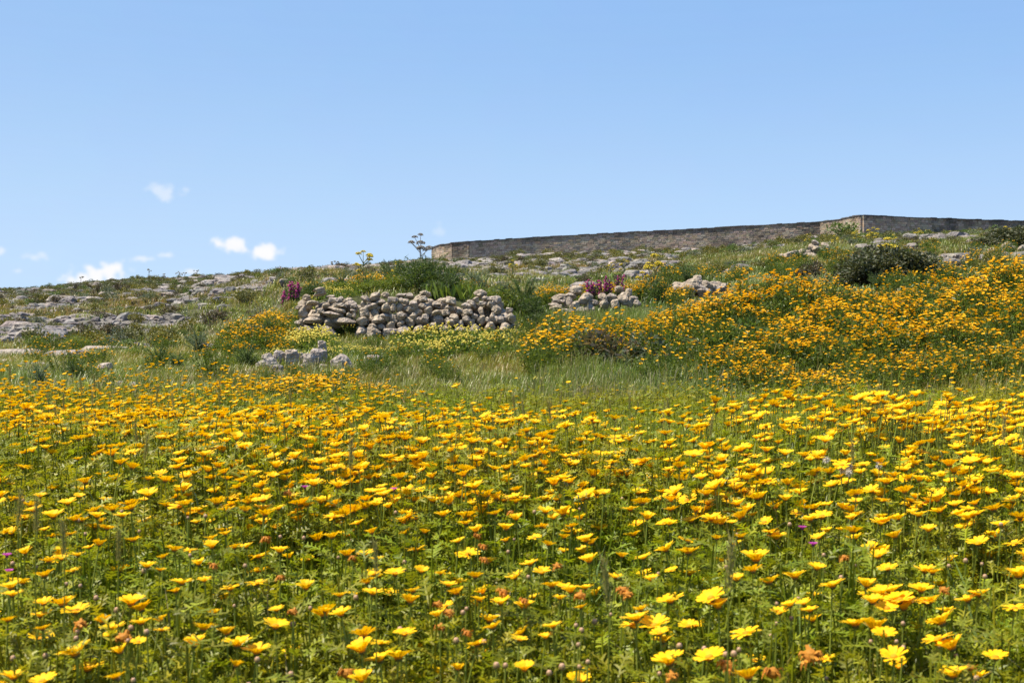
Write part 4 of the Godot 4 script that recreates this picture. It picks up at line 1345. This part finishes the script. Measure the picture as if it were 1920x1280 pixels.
func build_meadow() -> void:
	var heads := []
	for k in 8:
		heads.append(daisy_head(1000 + k, 14 + k % 4, [0.50, 0.62, 0.75, 0.40, 0.55, 0.68, 0.85, 0.25][k], true, [0.10, 0.12, 0.10, 0.16, 0.2, 0.12, 0.15, 0.3][k]))
	var heads_far := []
	for k in 4:
		heads_far.append(daisy_head(1020 + k, 11, [0.5, 0.65, 0.4, 0.75][k], false))
	var old := [withered_head(1040), withered_head(1041), withered_head(1042)]
	var leaves := [leaf_mesh(1050), leaf_mesh(1051), leaf_mesh(1052)]
	var stems := [stem_mesh(1060), stem_mesh(1061), stem_mesh(1062)]
	rng.seed = 2024
	# the nearest flowers, one by one: centre and width in frame pixels
	var list := []
	for a in [[150, 25, 170], [250, 75, 110], [80, 165, 130], [345, 135, 105], [560, 65, 130], [640, 45, 80], [970, 75, 120], [1040, 125, 110], [1310, 45, 110], [1240, 110, 120], [1480, 95, 100], [1560, 40, 90], [1680, 95, 90], [1775, 190, 130], [1430, 170, 95], [920, 195, 110], [695, 135, 85], [180, 285, 130], [300, 280, 120], [375, 315, 105], [640, 250, 140], [995, 275, 80], [1400, 345, 130], [1795, 325, 150], [1240, 190, 75], [360, 415, 110], [500, 410, 145], [675, 395, 105], [805, 410, 85], [1035, 430, 125], [1300, 435, 135], [315, 470, 110], [855, 485, 125], [620, 525, 130], [350, 540, 150], [130, 555, 120], [600, 595, 150], [910, 540, 130], [1085, 535, 110], [1060, 585, 120], [1545, 490, 155], [1670, 530, 130], [1770, 505, 120], [1600, 575, 100], [1205, 605, 140], [1360, 630, 155], [840, 625, 80], [780, 690, 115], [1740, 635, 100], [30, 660, 90], [140, 680, 160], [1155, 765, 145], [1555, 760, 135], [290, 820, 190], [565, 810, 155], [1330, 850, 115], [1505, 835, 105], [1045, 880, 160], [275, 920, 210], [920, 1045, 85], [1365, 1045, 150], [280, 1120, 190]]:
		list.append([600 + a[0] / 3.556, 960 + a[1] / 3.556, a[2] / 3.556])
	for a in [[405, 40, 130], [865, 70, 105], [970, 70, 80], [1110, 20, 80], [1570, 30, 150], [1770, 45, 90], [1780, 130, 130], [1225, 130, 125], [1270, 170, 140], [1035, 165, 100], [1550, 170, 110], [870, 175, 90], [675, 190, 155], [530, 250, 150], [680, 265, 180], [235, 295, 100], [380, 305, 120], [1130, 315, 210], [1110, 390, 140], [565, 390, 85], [1535, 375, 130], [430, 450, 120], [190, 435, 105], [1000, 450, 120], [1220, 465, 160], [1390, 430, 170], [1640, 490, 180], [1870, 490, 150], [560, 590, 185], [830, 575, 190], [880, 630, 160], [360, 650, 120], [330, 710, 200], [455, 760, 210], [680, 760, 130], [490, 810, 130], [1360, 620, 120], [1450, 610, 110], [1290, 670, 130], [1490, 655, 130], [1795, 745, 210], [1065, 810, 200], [550, 1000, 230], [820, 970, 215], [1590, 980, 130], [1080, 1100, 210]]:
		list.append([1100 + a[0] / 3.556, 960 + a[1] / 3.556, a[2] / 3.556])
	for a in [[40, 65, 85], [295, 45, 85], [465, 75, 85], [710, 35, 130], [885, 115, 125], [660, 145, 110], [590, 165, 80], [165, 200, 110], [515, 215, 110], [320, 255, 115], [405, 240, 60], [295, 350, 145], [480, 320, 130], [1160, 180, 130], [1265, 185, 100], [1405, 105, 105], [1500, 75, 95], [1410, 160, 115], [1560, 165, 100], [1640, 160, 100], [1865, 190, 130], [1085, 230, 80], [1325, 275, 105], [980, 290, 130], [1065, 315, 80], [1210, 400, 150], [1360, 385, 100], [1170, 455, 120], [1535, 440, 130], [1710, 405, 155], [70, 430, 150], [80, 480, 140], [290, 535, 130], [415, 540, 190], [505, 590, 180], [870, 535, 190], [940, 575, 160], [265, 620, 130], [1425, 600, 110], [1845, 580, 110], [50, 650, 120], [280, 705, 120], [685, 660, 130], [750, 705, 165], [940, 665, 150], [1070, 650, 110], [1835, 690, 180], [1355, 705, 170], [1510, 735, 150], [1075, 715, 70], [1300, 810, 180], [1580, 810, 200], [1710, 860, 200], [800, 860, 130], [920, 795, 110], [500, 870, 240], [1570, 950, 120], [90, 1030, 180], [280, 1060, 190], [770, 1030, 150]]:
		list.append([a[0] / 3.556, 980 + a[1] / 3.556, a[2] / 3.556])
	# right-hand corner and the rows just beyond
	for i in 46:
		var v := 960.0 + 310.0 * pow(rng.randf(), 1.25)
		list.append([rnd(1625, 1990), v, rnd(0.8, 1.12) * 120.5 / depth_of(v)])
	for i in 24:
		var v := 970.0 + 320.0 * rng.randf()
		list.append([rnd(-110, -10) if i % 2 else rnd(1930, 2030), v, rnd(0.85, 1.1) * 120.5 / depth_of(v)])
	while list.size() < 290:
		var v := rnd(925, 975)
		list.append([rnd(-20, 1940), v, rnd(0.8, 1.12) * 120.5 / depth_of(v)])
	var proto := {}
	for a in list:
		var d := depth_of(a[1]) * rnd(0.985, 1.015)
		var head := sight(a[0], a[1], d)
		var size: float = clampf(a[2] * 1.08 * d / F / 0.052, 0.6, 1.5)
		var foot := Vector3(head.x + rnd(-0.09, 0.09), height(head.x, head.z), head.z + rnd(-0.09, 0.09))
		var k: int = [0, 1, 2, 3, 4, 5, 6, 0, 1, 4, 3, 7][rng.randi() % 12]
		var where: String = "meadow's front edge" if a[1] > 1130 else ("meadow's front part" if a[1] > 1000 else "meadow's second band")
		var looks: String = "%s %s yellow daisy" % ["big" if size > 1.12 else ("small" if size < 0.88 else "middling"), ["open", "cupped", "deeply cupped", "open", "ragged", "cupped", "deeply cupped", "flat ragged"][k]]
		var third: String = "left" if a[0] < 480 else ("middle left" if a[0] < 960 else ("middle right" if a[0] < 1440 else "right"))
		var o := thing("crown_daisy", "%s at the %s of the %s" % [looks, third, where], "daisy", Transform3D(Basis(), foot), "daisies in the " + where)
		var rise := head - foot
		var up := rise.normalized()
		var e := up.cross(Vector3.BACK).normalized()
		part("stem", stems[rng.randi() % 3], M.stem, o, Transform3D(Basis(e, rise, e.cross(up)), Vector3.ZERO))
		for j in 4:
			var t := rnd(0.35, 0.9)
			part("leaf", leaves[rng.randi() % 3], M.leaf, o, Transform3D(Basis(Vector3.UP, rnd(0, TAU)) * Basis.from_scale(Vector3.ONE * rnd(0.7, 1.1)), rise * t))
		var lean := Basis(Vector3(rnd(-1, 1), 0, rnd(-1, 1)).normalized(), rnd(0.0, 0.24)) * Basis(Vector3.BACK, rnd(0.0, 0.30)) * Basis(Vector3.RIGHT, rnd(-0.22, 0.04))
		var fh := part("flower_head", heads[k][0], M.petal, o, Transform3D(lean * Basis(Vector3.UP, rnd(0, TAU)) * Basis.from_scale(Vector3.ONE * size), rise))
		part("disc", heads[k][1], M.petal, fh)
	# everything behind and between them
	var blooms := []
	for k in 8: blooms.append(["petals", heads[k][0], M.petal, [], []])
	for k in 4: blooms.append(["petals", heads_far[k][0], M.petal, [], []])
	for k in 8: blooms.append(["discs", heads[k][1], M.petal, [], []])
	for k in 4: blooms.append(["discs", heads_far[k][1], M.petal, [], []])
	var stalks := []
	for k in 3: stalks.append(["stems", stems[k], M.stem, [], []])
	for i in 27000:
		var d := sqrt(rnd(1.75 * 1.75, 12.4 * 12.4))
		var x := rnd(-1, 1) * (0.46 * d + 0.25)
		var u := 960.0 + F * x / d
		var v := 640.0 - tops(d) / d * F
		var dens := 1.0 if v < 955.0 else 0.17
		if d > 4.9:
			var left := smooth(900.0, 500.0, u)
			var right := smooth(1330.0, 1600.0, u)
			dens = lerpf(0.40, 0.62, left)
			dens = lerpf(dens, 0.22, smooth(700.0, 1300.0, u))
			dens *= lerpf(1.0, lerpf(0.10, 0.9, maxf(left, right * 0.6)), smooth(6.4, 8.6, d))
			dens *= 0.72
			if d > 10.4: dens *= 0.35
			if d > 11.0 and u > 430 and u < 1300: dens = 0.0
		# tries per square metre are about 370
		dens *= clampf(0.72 + n_patch.get_noise_2d(x * 6.0, d * 3.0) * 1.4, 0.12, 1.25)
		if rng.randf() > dens: continue
		var p := Vector3(x, EYE + tops(d) + rnd(-0.09, 0.03) + maxf(0.0, rng.randfn() * 0.02) - (0.05 if v > 955.0 else 0.0), -d)
		if u > 1330 and d < 5.6 and d > 3.9: p.y += rnd(0.0, 0.10)
		var k := rng.randi() % 8 if d < 6.5 else 8 + rng.randi() % 4
		var lean := Basis(Vector3(rnd(-1, 1), 0, rnd(-1, 1)).normalized(), rnd(0.0, 0.3)) * Basis(Vector3.BACK, rnd(0.0, 0.28)) * Basis(Vector3.RIGHT, rnd(-0.2, 0.06))
		var t := Transform3D(lean * Basis(Vector3.UP, rnd(0, TAU)) * Basis.from_scale(Vector3.ONE * rnd(0.62, 1.18)), p)
		var c := tint(Color(0.97, 1, 1), 0.07)
		blooms[k][3].append(t)
		blooms[k][4].append(c)
		blooms[k + 12][3].append(t)
		blooms[k + 12][4].append(c)
		var g := height(x, -d)
		var root := Vector3(x + rnd(-0.11, 0.11), g, -d + rnd(-0.11, 0.11))
		stalks[i % 3][3].append(Transform3D(Basis(Vector3.RIGHT, p - root, Vector3.BACK), root))
		stalks[i % 3][4].append(tint(Color(1, 1, 1), 0.2))
	mass("daisy_meadow", "dense mass of smaller yellow daisies filling the meadow further back", "daisies", blooms + stalks)
	# feathery green between the stems
	var greens := []
	for k in 6:
		greens.append(["foliage", foliage_clump(1100 + k, 8, 80, [Color(0.245, 0.275, 0.013), Color(0.285, 0.30, 0.016), Color(0.20, 0.235, 0.013)][k % 3]), M.leaf, [], []])
	for k in 3:
		greens.append(["blades", grass_tuft(1120 + k, 12, 0.42, 0.0028, 0.12, [Color(0.15, 0.20, 0.035), Color(0.19, 0.22, 0.05), Color(0.25, 0.23, 0.09)]), M.grass, [], []])
	for i in 8000:
		var d := sqrt(rnd(1.0, 10.6 * 10.6)) if i > 3800 else sqrt(rnd(1.0, 4.8 * 4.8))
		var x := rnd(-1, 1) * (0.46 * d + 0.35)
		var g := height(x, -d)
		var room := EYE + tops(d) - g
		var k := rng.randi() % 6 if i % 5 else 6 + rng.randi() % 3
		var tall := clampf(room / 0.5, 0.6, 1.2) * rnd(0.82, 1.08)
		greens[k][3].append(place(Vector3(x, g, -d), rnd(0, TAU), rnd(1.0, 1.3), rnd(0, 0.15), rnd(0, TAU), tall / 1.15))
		var hue := n_patch.get_noise_2d(x * 5.0, d * 5.0)
		greens[k][4].append(tint(Color(1.0 + hue * 0.25, 1.0, 1.0), 0.15))
	mass("meadow_foliage", "feathery green foliage and grass between the daisies of the meadow", "foliage", greens)
	# withered heads and buds
	rng.seed = 515
	var brown := [[1168.8, 1109, 80], [1520, 1231, 130], [1449, 1264, 110], [1363, 1250, 110], [150, 1172, 80], [232, 1197, 90], [400, 1062, 60], [498, 1012, 60], [650, 1265, 100], [943, 1112, 75], [1045, 1062, 55], [1088, 1118, 70], [906, 1026, 55], [1260, 1268, 70]]
	for i in 16:
		brown.append([rnd(0, 1920), rnd(850, 1270), rnd(40, 62)])
	var n := 0
	for a in brown:
		var d := depth_of(a[1])
		var head := sight(a[0], a[1], d)
		var foot := Vector3(head.x, height(head.x, head.z), head.z)
		var o := thing("withered_daisy", "withered orange brown daisy head among the open daisies of the meadow", "daisy", Transform3D(Basis(), foot), "withered daisies in the meadow")
		part("stem", stems[n % 3], M.stem, o, Transform3D(Basis.from_scale(Vector3(1, head.y - foot.y, 1)), Vector3.ZERO))
		part("flower_head", old[n % 3], M.petal, o, Transform3D(Basis(Vector3(1, 0, 0.4).normalized(), rnd(-0.5, 0.5)) * Basis.from_scale(Vector3.ONE * clampf(a[2] / 3.556 * d / F / 0.024, 0.7, 1.35)), head - foot))
		n += 1
	var bud := Shape.new()
	bud.blob(Vector3.ZERO, Vector3(0.0048, 0.0040, 0.0048), Color(0.22, 0.16, 0.07), 5, 8)
	bud.blob(Vector3(0, 0.0026, 0), Vector3(0.0038, 0.0028, 0.0038), Color(0.48, 0.30, 0.19), 4, 8)
	var bm := bud.done()
	for i in 110:
		var v := rnd(900, 1275)
		var d := depth_of(v) * rnd(0.96, 1.02)
		var head := sight(rnd(0, 1920), v, d) + Vector3.DOWN * rnd(0.0, 0.05)
		var foot := Vector3(head.x, height(head.x, head.z), head.z)
		var o := thing("daisy_bud", "closed pinkish brown daisy bud on a thin stem in the meadow", "bud", Transform3D(Basis(), foot), "daisy buds in the meadow")
		part("stem", stems[i % 3], M.stem, o, Transform3D(Basis.from_scale(Vector3(1, head.y - foot.y, 1)), Vector3.ZERO))
		part("bud", bm, M.dry, o, Transform3D(Basis.from_scale(Vector3.ONE * rnd(0.8, 1.3)), head - foot))


func build_small_details() -> void:
	rng.seed = 808
	# seed spikes of wild barley standing above the flowers
	var spike := Shape.new()
	for k in 34:
		var t := k / 34.0
		var a := k * 2.4
		var p := Vector3(cos(a) * 0.0022, t * 0.075, sin(a) * 0.0022)
		var dir := Vector3(cos(a) * 0.35, 1, sin(a) * 0.35).normalized()
		var side := dir.cross(Vector3(sin(a), 0.3, -cos(a))).normalized() * 0.0016
		spike.tri(p - side, p + side, p + dir * 0.017, tint(Color(0.30, 0.27, 0.08), 0.2))
		spike.tri(p, p + side * 0.3, p + dir * 0.034, tint(Color(0.34, 0.28, 0.15), 0.2))
	spike.blob(Vector3(0, 0.042, 0), Vector3(0.0020, 0.036, 0.0020), Color(0.22, 0.22, 0.05), 7, 7)
	var sm := spike.done()
	var stem := stem_mesh(1070)
	var where := [[33, 985, 2.3, 1.0], [66, 1000, 2.2, 1.0], [221, 1052, 2.2, 0.9], [270, 865, 3.2, 1.1], [657, 880, 3.0, 1.2], [1142, 1140, 1.9, 1.2], [1366, 1110, 1.9, 1.3], [706, 1078, 2.1, 0.9], [120, 1045, 2.1, 1.0], [18, 720, 6.0, 1.4], [118, 770, 5.5, 1.2], [178, 730, 6.5, 1.2], [292, 755, 6.0, 1.3], [255, 830, 4.0, 1.0], [152, 733, 7.0, 1.2], [1331, 820, 4.0, 1.0], [1882, 830, 3.6, 1.2], [1600, 870, 3.4, 1.0], [545, 760, 6.0, 1.2], [690, 745, 7.0, 1.3], [1050, 760, 6.5, 1.2], [1255, 780, 5.2, 1.2], [1180, 770, 6.0, 1.2], [1015, 735, 8.0, 1.3], [965, 770, 6.0, 1.2]]
	for a in where:
		var head := sight(a[0], a[1], a[2])
		var foot := Vector3(head.x, height(head.x, head.z), head.z)
		var band: String = "in the nearest rows of the meadow" if a[2] < 3.5 else "at the back of the meadow"
		var o := thing("barley_spike", "brownish wild barley spike above the %s daisies %s" % ["left" if a[0] < 480 else ("middle" if a[0] < 1300 else "right"), band], "grass spike", Transform3D(Basis(), foot), "barley spikes " + band)
		part("stem", stem, M.grass, o, Transform3D(Basis.from_scale(Vector3(0.7, head.y - foot.y, 0.7)), Vector3.ZERO))
		part("seed_head", sm, M.grass, o, Transform3D(Basis(Vector3.BACK, rnd(-0.15, 0.15)) * Basis.from_scale(Vector3.ONE * a[3] * 0.85), head - foot))
	# many thinner spikes in the grass band behind
	var spots := []
	var tints := []
	for i in 200:
		var d := rnd(4.8, 14.0)
		var x := rnd(-1, 1) * (0.45 * d)
		var y := height(x, -d) + rnd(0.36, 0.52)
		spots.append(Transform3D(Basis(Vector3.BACK, rnd(-0.25, 0.25)) * Basis.from_scale(Vector3.ONE * rnd(0.8, 1.2)), Vector3(x, y, -d)))
		tints.append(tint(Color(1.15, 1.1, 1.1), 0.25))
	mass("grass_spikes", "thin brown grass spikes scattered through the grass behind the meadow", "grass spikes", [["spikes", sm, M.dry, spots, tints]])
	# magenta blooms low among the daisies
	for a in [[15, 1072, "magenta flower low at the left edge of the meadow"], [12, 1042, "small purple flower above the magenta one at the left edge"], [738, 918, "single magenta flower in the middle of the meadow"], [571, 914, "small magenta flower left of the meadow's middle"], [1505, 990, "dark magenta flower beside a daisy on the right"], [1525, 1021, "pink flower standing alone on the right of the meadow"]]:
		var d := depth_of(a[1])
		var head := sight(a[0], a[1], d)
		var foot := Vector3(head.x, height(head.x, head.z), head.z)
		var o := thing("magenta_flower", a[2], "flower", Transform3D(Basis(), foot))
		part("stem", stem, M.stem, o, Transform3D(Basis.from_scale(Vector3(1, head.y - foot.y, 1)), Vector3.ZERO))
		var f := Shape.new()
		for k in 7:
			var t := TAU * k / 7.0
			var out := Vector3(cos(t), 0.5, sin(t)).normalized()
			var side := Vector3(-sin(t), 0, cos(t)) * 0.004
			f.quad(Vector3.ZERO - side * 0.4, side * 0.4, out * 0.011 + side, out * 0.011 - side, tint(Color(0.42, 0.05, 0.32), 0.2))
		f.blob(Vector3.ZERO, Vector3(0.004, 0.005, 0.004), Color(0.25, 0.05, 0.18), 3, 6)
		part("petals", f.done(), M.petal, o, Transform3D(Basis(), head - foot))
	# thistledown
	for a in [[1550, 862, "fluffy white thistledown head, leftmost of the white seed heads"], [1579, 882, "fluffy white thistledown head, second of the white seed heads"], [1594, 874, "small white thistledown head between the others"], [1592, 886, "low white thistledown head under the others"], [1649, 873, "fluffy white thistledown head, rightmost of the white seed heads"]]:
		var d := depth_of(a[1])
		var head := sight(a[0], a[1], d)
		var foot := Vector3(head.x, height(head.x, head.z), head.z)
		var o := thing("thistledown", a[2], "seed head", Transform3D(Basis(), foot))
		part("stem", stem, M.stem, o, Transform3D(Basis.from_scale(Vector3(1, head.y - foot.y, 1)), Vector3.ZERO))
		var f := Shape.new()
		for k in 160:
			var dir := any_dir()
			var side := dir.cross(any_dir()).normalized() * 0.0007
			f.tri(dir * 0.002 - side, dir * 0.002 + side, dir * rnd(0.010, 0.016), tint(Color(0.62, 0.60, 0.55), 0.15))
		part("down", f.done(), M.dry, o, Transform3D(Basis(), head - foot))
	# pale dry blades curving through the green
	var blade := Shape.new()
	var last := Vector3.ZERO
	for k in range(1, 9):
		var t := k / 8.0
		var p := Vector3(0.16 * t * t, 0.40 * t - 0.16 * t * t * t, 0)
		var w := Vector3(0, 0, 0.0028 * (1.05 - t))
		blade.quad(last - w, last + w, p + w, p - w, Color(0.38, 0.36, 0.24))
		last = p
	var bmesh := blade.done()
	var bt := []
	var bc := []
	for i in 150:
		var d := sqrt(rnd(1.3 * 1.3, 5.0 * 5.0))
		var x := rnd(-1, 1) * 0.45 * d
		bt.append(place(Vector3(x, height(x, -d), -d), rnd(0, TAU), rnd(0.9, 1.3), 0, 0, rnd(0.9, 1.2)))
		bc.append(tint(Color(0.95, 1, 0.9), 0.3))
	mass("dry_blades", "pale curving dry grass blades among the daisy leaves", "grass", [["blades", bmesh, M.grass, bt, bc]])
